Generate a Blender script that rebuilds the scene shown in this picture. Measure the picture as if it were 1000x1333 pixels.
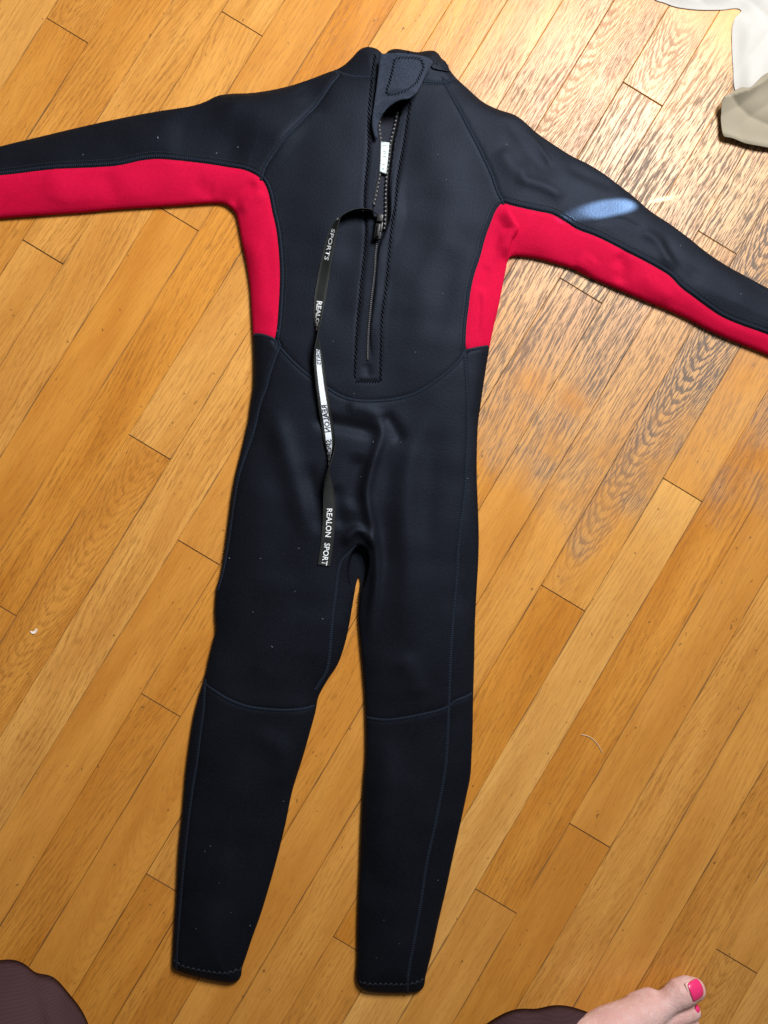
import bpy, bmesh, math, random
import numpy as np
from mathutils import Vector, Matrix
from mathutils.geometry import delaunay_2d_cdt
from mathutils.kdtree import KDTree

for o in list(bpy.data.objects):
    bpy.data.objects.remove(o, do_unlink=True)
SC = bpy.context.scene
COL = SC.collection

# ------------------------------------------------------------------ camera
FPX, CAMH = 1002.0, 0.9166           # focal length in photo pixels, height of the phone above the floor
RX, RY = math.radians(1.2203), math.radians(-1.7108)
ROT = Matrix.Rotation(RX, 3, 'X') @ Matrix.Rotation(RY, 3, 'Y')
cam = bpy.data.cameras.new('camera')
cam.sensor_fit = 'VERTICAL'
cam.sensor_height = 36.0
cam.lens = 36.0 * FPX / 1333.0
cam.clip_start, cam.clip_end = 0.02, 50
cam_o = bpy.data.objects.new('camera', cam)
COL.objects.link(cam_o)
cam_o.matrix_world = Matrix.Translation((0, 0, CAMH)) @ ROT.to_4x4()
SC.camera = cam_o

# ------------------------------------------------------------------ world and lamps
W = bpy.data.worlds.new('World')
SC.world = W
W.use_nodes = True
bg = W.node_tree.nodes['Background']
bg.inputs[0].default_value = (1.0, 0.97, 0.95, 1)
bg.inputs[1].default_value = 0.09

def aim(o, target):
    d = Vector(target) - o.location
    o.rotation_euler = d.to_track_quat('-Z', 'Y').to_euler()

def lamp(name, kind, loc, target, energy, color, **kw):
    l = bpy.data.lights.new(name, kind)
    l.energy, l.color = energy, color
    for k, v in kw.items():
        setattr(l, k, v)
    o = bpy.data.objects.new(name, l)
    COL.objects.link(o)
    o.location = loc
    aim(o, target)
    return o

lamp('window_light', 'AREA', (0.74, 1.16, 1.36), (-0.36, 0.02, 0), 32.5, (1.0, 0.97, 0.94), shape='RECTANGLE', size=0.70, size_y=0.62, spread=math.radians(125))

vs = SC.view_settings
vs.view_transform, vs.look, vs.exposure, vs.gamma = 'Standard', 'None', 0.0, 1.0
vs.use_curve_mapping = False
SC.cycles.max_bounces = 5

def at(x, y, z=0.0):
    """a point of the photograph brought down to height z of the room"""
    d = ROT @ Vector(((x - 500) / FPX, -(y - 666.5) / FPX, -1.0))
    t = (CAMH - z) / -d.z
    return Vector((d.x * t, d.y * t, z))

# direct sun that gets past the window frame: a patch on the cloth corner and a sliver on the sleeve
sun_dir = Vector((0.60, 0.66, 0.80)).normalized()
p = at(990, 42)
lamp('sun_patch', 'SPOT', p + sun_dir * 1.5, p, 4, (1.0, 0.92, 0.74), spot_size=math.radians(8.2), spot_blend=0.75, shadow_soft_size=0.05)
p = at(817, 264, 0.02)
q = at(925, 243, 0.0) - at(806, 268, 0.0)
q.normalize()
sl = (q * math.cos(math.radians(11)) + Vector((0, 0, math.sin(math.radians(11)))))
lamp('sun_sliver', 'SPOT', p + sl * 1.32, p, 7600, (0.46, 0.70, 1.0), spot_size=math.radians(1.0), spot_blend=0.55, shadow_soft_size=0.003)
p = at(862, 259.5, 0.0)
sl = (q * math.cos(math.radians(9)) + Vector((0, 0, math.sin(math.radians(9)))))
lamp('sun_glint', 'SPOT', p + sl * 0.42, p, 190, (1.0, 0.97, 0.92), spot_size=math.radians(1.0), spot_blend=1.0, shadow_soft_size=0.001)

# ------------------------------------------------------------------ object helpers
def link(name, me, mat=None, parent=None):
    o = bpy.data.objects.new(name, me)
    COL.objects.link(o)
    if mat and me is not None:
        if not me.materials:
            me.materials.append(mat)
    if parent:
        o.parent = parent
    return o

def empty(name, loc=(0, 0, 0)):
    o = bpy.data.objects.new(name, None)
    COL.objects.link(o)
    o.location = loc
    o.empty_display_size = 0.05
    return o

def tag(o, label=None, cat=None, group=None, kind=None):
    if label: o['label'] = label
    if cat: o['category'] = cat
    if group: o['group'] = group
    if kind: o['kind'] = kind
    return o

def mesh_from(name, verts, faces, smooth=True, normals=None, uvs=None):
    me = bpy.data.meshes.new(name)
    me.from_pydata([tuple(map(float, v)) for v in verts], [], [tuple(map(int, f)) for f in faces])
    if uvs is not None:
        uv = me.uv_layers.new(name='UVMap')
        li = np.zeros(len(me.loops), dtype=np.int32)
        me.loops.foreach_get('vertex_index', li)
        uv.data.foreach_set('uv', np.asarray(uvs, dtype=np.float32)[li].ravel())
    if smooth:
        me.polygons.foreach_set('use_smooth', [True] * len(me.polygons))
    me.update()
    if normals is not None:
        me.normals_split_custom_set_from_vertices([tuple(map(float, n)) for n in normals])
    return me

# ------------------------------------------------------------------ node helpers
class NT:
    def __init__(self, name):
        self.m = bpy.data.materials.new(name)
        self.m.use_nodes = True
        self.t = self.m.node_tree
        self.b = self.t.nodes['Principled BSDF']
    def n(self, kind, **kw):
        nd = self.t.nodes.new(kind)
        for k, v in kw.items():
            setattr(nd, k, v)
        return nd
    def put(self, sock, v):
        if isinstance(v, bpy.types.NodeSocket):
            self.t.links.new(v, sock)
        elif isinstance(v, (tuple, list)) and sock.type == 'RGBA' and len(v) == 3:
            sock.default_value = (*v, 1)
        else:
            sock.default_value = v
    def math(self, op, a, b=0.0, c=None, clamp=False):
        nd = self.n('ShaderNodeMath', operation=op, use_clamp=clamp)
        self.put(nd.inputs[0], a); self.put(nd.inputs[1], b)
        if c is not None: self.put(nd.inputs[2], c)
        return nd.outputs[0]
    def vmath(self, op, a, b=(0, 0, 0)):
        nd = self.n('ShaderNodeVectorMath', operation=op)
        self.put(nd.inputs[0], a); self.put(nd.inputs[1], b)
        return nd.outputs[0]
    def mix(self, f, a, b, blend='MIX'):
        nd = self.n('ShaderNodeMix', data_type='RGBA', blend_type=blend)
        self.put(nd.inputs[0], f); self.put(nd.inputs[6], a); self.put(nd.inputs[7], b)
        return nd.outputs[2]
    def noise(self, vec, scale=1.0, detail=2.0, rough=0.5, dim='3D'):
        nd = self.n('ShaderNodeTexNoise', noise_dimensions=dim)
        self.put(nd.inputs['Vector'], vec)
        nd.inputs['Scale'].default_value = scale
        nd.inputs['Detail'].default_value = detail
        nd.inputs['Roughness'].default_value = rough
        return nd.outputs[0]
    def ramp(self, v, lo, hi, a=0.0, b=1.0, smooth=True):
        nd = self.n('ShaderNodeMapRange', interpolation_type='SMOOTHSTEP' if smooth else 'LINEAR')
        self.put(nd.inputs[0], v)
        for i, x in enumerate((lo, hi, a, b)):
            self.put(nd.inputs[i + 1], x)
        return nd.outputs[0]
    def obj(self):
        return self.n('ShaderNodeTexCoord').outputs['Object']
    def uv(self):
        return self.n('ShaderNodeTexCoord').outputs['UV']
    def pos(self):
        return self.n('ShaderNodeNewGeometry').outputs['Position']
    def attr(self, name):
        return self.n('ShaderNodeAttribute', attribute_type='OBJECT', attribute_name=name).outputs['Fac']
    def sep(self, v):
        nd = self.n('ShaderNodeSeparateXYZ'); self.put(nd.inputs[0], v)
        return nd.outputs
    def comb(self, x, y, z):
        nd = self.n('ShaderNodeCombineXYZ')
        for i, a in enumerate((x, y, z)): self.put(nd.inputs[i], a)
        return nd.outputs[0]
    def bump(self, h, strength=0.3, dist=0.001):
        nd = self.n('ShaderNodeBump')
        nd.inputs['Strength'].default_value = strength
        nd.inputs['Distance'].default_value = dist
        self.put(nd.inputs['Height'], h)
        self.t.links.new(nd.outputs[0], self.b.inputs['Normal'])
    def set(self, **kw):
        for k, v in kw.items():
            self.put(self.b.inputs[k.replace('_', ' ')], v)
        return self

def plain(name, col, rough=0.6, **kw):
    t = NT(name)
    t.set(Base_Color=col, Roughness=rough, **kw)
    return t.m

# ------------------------------------------------------------------ materials
def oak_material():
    t = NT('oak')
    s = t.sep(t.obj())
    seed, tone, cath, wear, slant = (t.attr(a) for a in ('seed', 'tone', 'cath', 'wear', 'slant'))
    x0, y0 = s[0], s[1]
    grain = t.attr('grain')
    off = t.comb(t.math('MULTIPLY', seed, 13.7), t.math('MULTIPLY', seed, 7.3), t.math('MULTIPLY', seed, 3.1))
    # gentle wander of the grain
    wv = t.vmath('ADD', t.comb(t.math('MULTIPLY', x0, 4.0), t.math('MULTIPLY', y0, 14.0), 0.0), off)
    wander = t.math('SUBTRACT', t.noise(wv, 1.0, 2.0), 0.5)
    y = t.math('ADD', y0, t.math('ADD', t.math('MULTIPLY', x0, slant), t.math('MULTIPLY', wander, 0.022)))
    fine = t.math('SUBTRACT', t.noise(t.vmath('ADD', t.comb(t.math('MULTIPLY', x0, 60.0), t.math('MULTIPLY', y, 260.0), 0.0), off), 1.0, 1.0), 0.5)
    # growth rings: straight lines, or nested arches on flat-sawn boards
    arch_y = t.math('SUBTRACT', y, 0.004)
    arch = t.math('DIVIDE', t.math('SUBTRACT', x0, t.math('MULTIPLY', t.math('MULTIPLY', arch_y, arch_y), 120.0)), 0.016)
    line = t.math('DIVIDE', y, 0.0062)
    cf = t.math('GREATER_THAN', cath, 0.5)
    ring = t.math('ADD', t.math('ADD', t.math('MULTIPLY', arch, cf), t.math('MULTIPLY', line, t.math('SUBTRACT', 1.0, cf))), t.math('ADD', t.math('MULTIPLY', wander, 2.5), t.math('MULTIPLY', fine, 0.8)))
    fr = t.math('FRACT', ring)
    band = t.math('MULTIPLY', t.ramp(fr, 0.0, 0.12), t.ramp(fr, 0.62, 0.2))
    # open pores: short dark dashes along the grain
    pv = t.vmath('ADD', t.comb(t.math('MULTIPLY', x0, 75.0), t.math('MULTIPLY', y, 900.0), 0.0), off)
    pn = t.noise(pv, 1.0, 1.0, 0.6)
    pv2 = t.vmath('ADD', t.comb(t.math('MULTIPLY', x0, 14.0), t.math('MULTIPLY', y, 560.0), 4.0), off)
    pn2 = t.noise(pv2, 1.0, 2.0, 0.65)
    bmask = t.ramp(t.noise(t.vmath('ADD', t.comb(t.math('MULTIPLY', x0, 9.0), t.math('MULTIPLY', y0, 40.0), 7.0), off), 1.0, 1.0), 0.35, 0.65)
    dens = t.math('MULTIPLY', t.math('MULTIPLY', band, t.math('MAXIMUM', bmask, t.math('MULTIPLY', cf, 0.8))), 0.13)
    pores = t.ramp(t.math('ADD', pn, dens), 0.56, 0.70)
    streak = t.ramp(t.math('ADD', pn2, dens), 0.44, 0.66)
    # board colour
    big = t.noise(t.vmath('ADD', t.comb(t.math('MULTIPLY', x0, 5.0), t.math('MULTIPLY', y0, 30.0), 2.0), off), 1.0, 2.0)
    c_lo = t.mix(tone, (0.49, 0.188, 0.024), (0.58, 0.284, 0.068))
    c_hi = t.mix(tone, (0.59, 0.254, 0.039), (0.69, 0.372, 0.102))
    col = t.mix(t.ramp(big, 0.3, 0.7), c_lo, c_hi)
    col = t.mix(t.math('MULTIPLY', t.math('MULTIPLY', streak, 0.34), grain), col, (0.31, 0.112, 0.014))
    col = t.mix(t.math('MULTIPLY', t.math('MULTIPLY', pores, 0.34), grain), col, (0.15, 0.050, 0.008))
    # dirt packed into the joints, patchy along the board
    hw = t.attr('hw')
    ed = t.math('SUBTRACT', hw, t.math('ABSOLUTE', y0))
    jn = t.ramp(t.noise(t.vmath('ADD', t.comb(t.math('MULTIPLY', x0, 16.0), t.math('MULTIPLY', y0, 60.0), 1.0), off), 1.0, 1.5, 0.65), 0.42, 0.66)
    col = t.mix(t.math('MULTIPLY', t.ramp(ed, 0.0016, 0.0003), t.math('MULTIPLY', jn, 0.6)), col, (0.075, 0.055, 0.042))
    ex = t.math('SUBTRACT', t.attr('hl'), t.math('ABSOLUTE', x0))
    col = t.mix(t.ramp(ex, 0.0008, 0.0002, 0.0, 0.6), col, (0.060, 0.045, 0.036))
    # scattered specks and knots of dirt
    sp = t.noise(t.vmath('ADD', t.comb(t.math('MULTIPLY', x0, 130.0), t.math('MULTIPLY', y0, 190.0), 9.0), off), 1.0, 1.0)
    speck = t.ramp(sp, 0.745, 0.80)
    col = t.mix(t.math('MULTIPLY', speck, 0.6), col, (0.09, 0.045, 0.02))
    # traffic wear: the finish is gone and grey dirt sits in the open grain; window glare is painted in too
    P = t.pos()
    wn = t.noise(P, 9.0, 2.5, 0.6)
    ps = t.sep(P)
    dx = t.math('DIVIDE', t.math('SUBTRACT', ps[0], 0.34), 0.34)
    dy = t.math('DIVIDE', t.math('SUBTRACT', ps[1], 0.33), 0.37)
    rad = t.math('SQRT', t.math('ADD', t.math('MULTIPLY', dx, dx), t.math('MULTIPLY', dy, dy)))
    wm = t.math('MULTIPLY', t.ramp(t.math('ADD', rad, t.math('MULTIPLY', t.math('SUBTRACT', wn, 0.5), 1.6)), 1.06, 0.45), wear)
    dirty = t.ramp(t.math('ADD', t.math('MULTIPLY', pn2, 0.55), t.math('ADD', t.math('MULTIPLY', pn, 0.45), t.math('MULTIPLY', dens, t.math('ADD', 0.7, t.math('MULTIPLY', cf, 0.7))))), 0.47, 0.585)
    worn_glare_col = t.mix(0.45, col, (0.48, 0.33, 0.20))  # pale tint puts the window's glare into the colour of the worn boards
    worn_glare_col = t.mix(t.math('MULTIPLY', dirty, 0.80), worn_glare_col, (0.085, 0.082, 0.085))
    col = t.mix(wm, col, worn_glare_col)
    dw = t.math('MAXIMUM', t.math('MULTIPLY', dirty, wm), t.math('MULTIPLY', t.math('MAXIMUM', t.ramp(ex, 0.0012, 0.0003), t.ramp(ed, 0.0010, 0.0003)), 2.4))
    rough = t.math('ADD', t.math('ADD', t.math('ADD', 0.26, t.math('MULTIPLY', dw, 0.22)), t.math('MULTIPLY', big, 0.08)), t.math('ADD', t.math('MULTIPLY', wm, 0.06), t.math('MULTIPLY', pores, 0.10)))
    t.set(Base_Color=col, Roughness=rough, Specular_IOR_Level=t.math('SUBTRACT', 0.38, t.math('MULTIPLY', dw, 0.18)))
    t.bump(t.math('MULTIPLY', pn, -1.0), 0.35, 0.0004)
    return t.m

def neoprene(name, col, col2, rough=0.50, sheen=0.0, spec=0.16, tint=(0.54, 0.68, 1.0), dust=0.16, relief=0.28, mott=0.5):
    t = NT(name)
    P = t.obj()
    a = t.noise(P, 16.0, 3.0, 0.6)
    b = t.noise(P, 1400.0, 2.0, 0.6)
    d = t.noise(P, 420.0, 2.0, 0.6)
    c = t.mix(t.ramp(a, 0.3, 0.7), col, col2)
    c = t.mix(t.ramp(d, 0.35, 0.75, 0.0, mott), c, tuple(min(1, v * 1.7) for v in col2))
    c = t.mix(t.ramp(b, 0.66, 0.80, 0.0, dust), c, (0.09, 0.10, 0.12))
    t.set(Base_Color=c, Roughness=t.math('ADD', rough, t.math('MULTIPLY', a, 0.12)), Specular_IOR_Level=spec, Specular_Tint=tint, Sheen_Weight=sheen, Sheen_Roughness=0.5, Sheen_Tint=(0.7, 0.8, 1.0))
    t.bump(t.math('ADD', d, t.math('MULTIPLY', b, 0.5)), relief, 0.0007)
    return t.m

def thread_material(name, lo, hi, pitch):
    t = NT(name)
    u = t.sep(t.uv())
    w = t.math('SINE', t.math('MULTIPLY', u[0], 2 * math.pi / pitch))
    k = t.ramp(w, -0.5, 0.8)
    edge = t.ramp(t.math('ABSOLUTE', u[1]), 0.75, 1.0, 1.0, 0.2)
    k = t.math('MULTIPLY', k, edge)
    t.set(Base_Color=t.mix(k, lo, hi), Roughness=0.62, Specular_IOR_Level=0.18, Specular_Tint=(0.45, 0.65, 1.0))
    t.bump(k, 0.8, 0.0005)
    return t.m

def cloth_material(name, c1, c2, scale, rough=0.85):
    t = NT(name)
    P = t.obj()
    s = t.sep(P)
    wx = t.math('SINE', t.math('ADD', t.math('MULTIPLY', s[0], scale), t.math('MULTIPLY', t.noise(P, 60.0), 3.0)))
    wy = t.math('SINE', t.math('ADD', t.math('MULTIPLY', s[1], scale), t.math('MULTIPLY', t.noise(P, 50.0), 3.0)))
    k = t.math('ADD', t.math('MULTIPLY', wx, 0.25), t.math('ADD', t.math('MULTIPLY', wy, 0.25), 0.5)) if scale else t.noise(P, 900.0, 2.0, 0.7)
    big = t.noise(P, 22.0, 4.0, 0.6)
    t.set(Base_Color=t.mix(t.math('ADD', t.math('MULTIPLY', k, 0.45), t.math('MULTIPLY', big, 0.55)), c1, c2), Roughness=rough, Specular_IOR_Level=0.12)
    t.bump(t.math('ADD', k, t.math('MULTIPLY', big, 2.0)), 0.4, 0.0006)
    return t.m

def skin_material():
    t = NT('skin')
    P = t.obj()
    a = t.noise(P, 38.0, 4.0, 0.6)
    b = t.noise(P, 420.0, 3.0, 0.6)
    e = t.noise(P, 110.0, 3.0, 0.65)
    c = t.mix(t.ramp(a, 0.35, 0.7), (0.62, 0.37, 0.345), (0.72, 0.50, 0.475))
    c = t.mix(t.ramp(e, 0.52, 0.72, 0.0, 0.2), c, (0.62, 0.30, 0.27))
    t.set(Base_Color=c, Roughness=0.5, Subsurface_Weight=0.25, Subsurface_Radius=(0.008, 0.003, 0.0015), Subsurface_Scale=0.6, Specular_IOR_Level=0.4)
    t.bump(t.math('ADD', t.math('MULTIPLY', b, 0.7), t.math('MULTIPLY', e, 1.8)), 0.6, 0.0011)
    return t.m

M = dict(
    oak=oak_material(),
    black=neoprene('black_neoprene', (0.0030, 0.0035, 0.0052), (0.0042, 0.0049, 0.0072)),
    flap=neoprene('flap_neoprene', (0.018, 0.024, 0.038), (0.026, 0.032, 0.048), 0.75, 0.0, 0.15),
    red=neoprene('red_neoprene', (0.43, 0.0020, 0.032), (0.48, 0.0030, 0.038), 0.75, 0.0, 0.12, (1, 0.6, 0.7), 0.0, 0.14, 0.2),
    lining=neoprene('lining', (0.006, 0.006, 0.008), (0.010, 0.010, 0.013)),
    seam=thread_material('flatlock_thread', (0.004, 0.005, 0.008), (0.015, 0.020, 0.031), 0.0021),
    stitch=plain('stitch_thread', (0.0016, 0.0018, 0.003), 0.9, Specular_IOR_Level=0.05),
    stitch_soft=plain('soft_stitch_thread', (0.006, 0.008, 0.013), 0.9, Specular_IOR_Level=0.1),
    stitch_grey=plain('grey_stitch_thread', (0.014, 0.019, 0.028), 0.7, Specular_IOR_Level=0.2),
    tape=plain('zipper_tape', (0.006, 0.006, 0.008), 0.8),
    teeth=plain('zipper_plastic', (0.10, 0.11, 0.13), 0.35),
    slider=plain('slider_black', (0.02, 0.02, 0.022), 0.35, Metallic=0.6),
    web=cloth_material('strap_webbing', (0.010, 0.012, 0.012), (0.024, 0.027, 0.027), 5200, 0.55),
    print_white=plain('white_print', (0.72, 0.78, 0.82), 0.6),
    woven=cloth_material('woven_white_band', (0.50, 0.56, 0.64), (0.64, 0.70, 0.78), 4200, 0.7),
    print_black=plain('black_print', (0.010, 0.012, 0.014), 0.7),
    label=plain('label_satin', (0.55, 0.66, 0.68), 0.5),
    label_ink=plain('label_ink', (0.26, 0.32, 0.34), 0.6),
    subfloor=plain('subfloor', (0.030, 0.018, 0.010), 0.9),
    skin=skin_material(),
    polish=plain('nail_polish', (0.83, 0.035, 0.19), 0.22, Coat_Weight=0.4),
    nail=plain('nail_base', (0.78, 0.55, 0.50), 0.35),
    trousers=cloth_material('ribbed_jersey', (0.034, 0.017, 0.020), (0.064, 0.035, 0.042), 2600),
    linen=cloth_material('white_linen', (0.42, 0.42, 0.40), (0.56, 0.56, 0.54), 0),
    tan=cloth_material('tan_linen', (0.22, 0.19, 0.135), (0.33, 0.305, 0.24), 0),
    hair=plain('pale_hair', (0.75, 0.62, 0.45), 0.4),
    crumb=plain('paper_scrap', (0.80, 0.74, 0.68), 0.8),
    lint=plain('lint', (0.16, 0.18, 0.21), 0.9),
)

# ================================================================== the floor
rnd = random.Random(4)
PSI = math.radians(58.945)
LD = Vector((math.cos(PSI), math.sin(PSI)))        # along the boards
ND = Vector((math.sin(PSI), -math.cos(PSI)))       # across the boards
PW, U0 = 0.05715, -0.40684
SEAM_SHIFT = {6: -0.0040, 8: -0.0010, 9: 0.0018, 11: -0.0022, 12: 0.0020, 17: -0.0018, 1: 0.0008, -2: 0.0015}
def seam_u(k): return U0 + k * PW + SEAM_SHIFT.get(k, 0.0)

fl = bpy.data.meshes.new('floor')
HX, HY = 1.25, 1.40
fl.from_pydata([(-HX, -HY, -0.009), (HX, -HY, -0.009), (HX, HY, -0.009), (-HX, HY, -0.009)], [], [(0, 1, 2, 3)])
floor = link('floor', fl, M['subfloor'])
tag(floor, 'worn honey coloured oak strip floor laid on the diagonal', 'floor', kind='structure')

JOINTS = [(88, 40), (315, 31), (54, 327), (226, 281), (195, 582), (260, 720), (8, 794), (211, 919), (208, 1148), (450, 1229),
          (836, 122), (933, 315), (889, 638), (732, 778), (770, 1089), (647, 1174), (955, 1249), (772, 388)]
row_joints = {}
for jx, jy in JOINTS:
    w = at(jx, jy).xy
    k = math.floor((w.dot(ND) - U0) / PW)
    row_joints.setdefault(k, []).append(w.dot(LD))
# looks picked out board by board: (point of the photo on the board) -> tone, cath, wear
LOOK = {}
def look(px, py, **kw):
    w = at(px, py).xy
    LOOK.setdefault(math.floor((w.dot(ND) - U0) / PW), []).append((w.dot(LD), kw))
look(880, 700, tone=1.0, cath=0, wear=0.2)         # pale straight-grained board under the joint
look(810, 900, tone=0.15, cath=0, wear=0.7)
look(60, 1190, tone=0.10, cath=0)
look(100, 1010, tone=0.12, cath=0)
look(20, 1100, tone=0.2, cath=0)
look(870, 80, tone=0.55, cath=1, wear=0.55)      # arched board by the cloth
look(920, 540, tone=0.35, cath=0, wear=0.35)
look(890, 480, tone=0.45, cath=1, wear=1.0)      # big arches on the worn board
look(800, 480, tone=0.45, cath=0, wear=0.8)
look(195, 640, tone=0.2, cath=1, wear=0.9)
look(240, 530, tone=0.75, cath=0, wear=0.9)
look(60, 400, tone=0.55, cath=0, wear=0.9)
look(90, 10, tone=0.35, cath=1, wear=0.9)
look(320, 10, tone=0.7, cath=0, wear=0.9)
look(665, 1120, tone=0.1, cath=0, wear=0.9)
look(620, 1230, tone=0.55, cath=0, wear=0.9)
look(800, 1100, tone=0.6, cath=0, wear=0.9)
look(240, 860, tone=0.1, cath=0, wear=0.9)
look(230, 1200, tone=0.15, cath=0, wear=0.9)
look(965, 200, tone=0.3, cath=0, wear=0.95)
look(900, 190, tone=0.6, cath=0, wear=1.0)
look(810, 180, tone=0.4, cath=0, wear=0.9)

def board(u0, u1, l0, l1, idx):
    g = rnd.uniform(0.00004, 0.00024)
    u0 += g; u1 -= g; l0 += 0.0003; l1 -= 0.0003
    cu, cl = (u0 + u1) / 2, (l0 + l1) / 2
    hw, hl = (u1 - u0) / 2, (l1 - l0) / 2
    c, dz = rnd.uniform(0.00020, 0.00050), rnd.uniform(-0.0003, 0.0002)
    v, f = [], []
    for (a, b, z) in ((hl, hw, -0.009), (hl, hw, -c), (hl - c, hw - c, 0.0)):
        v += [(-a, -b, z), (a, -b, z), (a, b, z), (-a, b, z)]
    for r in (0, 4):
        for i in range(4):
            j = (i + 1) % 4
            f.append((r + i, r + j, r + 4 + j, r + 4 + i))
    f.append((8, 9, 10, 11))
    me = mesh_from('plank', v, f, smooth=False)
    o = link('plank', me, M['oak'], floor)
    w = LD * cl + ND * cu
    o.location = (w.x, w.y, dz)
    o.rotation_euler = (math.radians(rnd.uniform(-0.22, 0.22)), 0, PSI)
    o['hw'] = hw
    o['hl'] = hl
    o['grain'] = rnd.uniform(0.45, 1.15)
    o['seed'] = rnd.uniform(0, 40)
    o['tone'] = rnd.uniform(0.0, 0.85) ** 1.15
    o['cath'] = 1.0 if rnd.random() < 0.07 else 0.0
    o['wear'] = rnd.uniform(0.55, 1.0)
    o['slant'] = rnd.uniform(-0.05, 0.05)
    for ll, kw in LOOK.get(idx, []):
        if l0 <= ll <= l1:
            for k2, v2 in kw.items(): o[k2] = float(v2)
            if kw.get('cath'):      # keep the arches where the photo has them
                pass
    return o

for k in range(-16, 34):
    ua, ub = seam_u(k), seam_u(k + 1)
    um = (ua + ub) / 2
    # stretch of this row that lies over the subfloor
    ls = []
    for i in range(-200, 201):
        w = ND * um + LD * (i * 0.012)
        if abs(w.x) < HX - 0.05 and abs(w.y) < HY - 0.05: ls.append(i * 0.012)
    if len(ls) < 12: continue
    lo, hi = ls[0], ls[-1]
    # stretch inside the picture: no invented joints there
    ins = [l for l in ls if abs((ND * um + LD * l).x) < 0.50 and abs((ND * um + LD * l).y) < 0.66]
    cuts = sorted(row_joints.get(k, []))
    if ins:
        l = (max(cuts) if cuts else ins[-1]) + rnd.uniform(0.45, 1.1)
        l = max(l, ins[-1] + 0.03)
        while l < hi - 0.2: cuts.append(l); l += rnd.uniform(0.4, 1.2)
        l = (min(cuts[:1]) if row_joints.get(k) else ins[0]) - rnd.uniform(0.45, 1.1)
        l = min(l, ins[0] - 0.03)
        while l > lo + 0.2: cuts.append(l); l -= rnd.uniform(0.4, 1.2)
    else:
        l = lo + rnd.uniform(0.2, 1.0)
        while l < hi - 0.2: cuts.append(l); l += rnd.uniform(0.4, 1.2)
    cuts = [lo] + sorted(c for c in cuts if lo + 0.05 < c < hi - 0.05) + [hi]
    for a, b in zip(cuts, cuts[1:]):
        board(ua, ub, a, b, k)

# ================================================================== 2-D geometry for the cloth things
ZP = 0.013
def pl(pts, z=ZP):
    return np.array([at(x, y, z)[:2] for x, y in pts])

def spline(P, step, closed=False):
    """Catmull-Rom through the points, resampled about every step metres"""
    P = np.asarray(P, float)
    n = len(P)
    out = []
    rng = range(n) if closed else range(n - 1)
    for i in rng:
        if closed:
            a, b, c, d = P[(i - 1) % n], P[i], P[(i + 1) % n], P[(i + 2) % n]
        else:
            b, c = P[i], P[i + 1]
            a = P[i - 1] if i > 0 else 2 * b - c
            d = P[i + 2] if i + 2 < n else 2 * c - b
        L = np.linalg.norm(c - b)
        m = max(1, int(round(L / step)))
        t0, t1 = 0.0, max(np.linalg.norm(b - a), 1e-6) ** 0.5
        t2 = t1 + max(L, 1e-6) ** 0.5
        t3 = t2 + max(np.linalg.norm(d - c), 1e-6) ** 0.5
        for j in range(m):
            t = t1 + (t2 - t1) * j / m
            A1 = a * (t1 - t) / (t1 - t0) + b * (t - t0) / (t1 - t0)
            A2 = b * (t2 - t) / (t2 - t1) + c * (t - t1) / (t2 - t1)
            A3 = c * (t3 - t) / (t3 - t2) + d * (t - t2) / (t3 - t2)
            B1 = A1 * (t2 - t) / (t2 - t0) + A2 * (t - t0) / (t2 - t0)
            B2 = A2 * (t3 - t) / (t3 - t1) + A3 * (t - t1) / (t3 - t1)
            out.append(B1 * (t2 - t) / (t2 - t1) + B2 * (t - t1) / (t2 - t1))
    if not closed: out.append(P[-1])
    return np.array(out)

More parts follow.
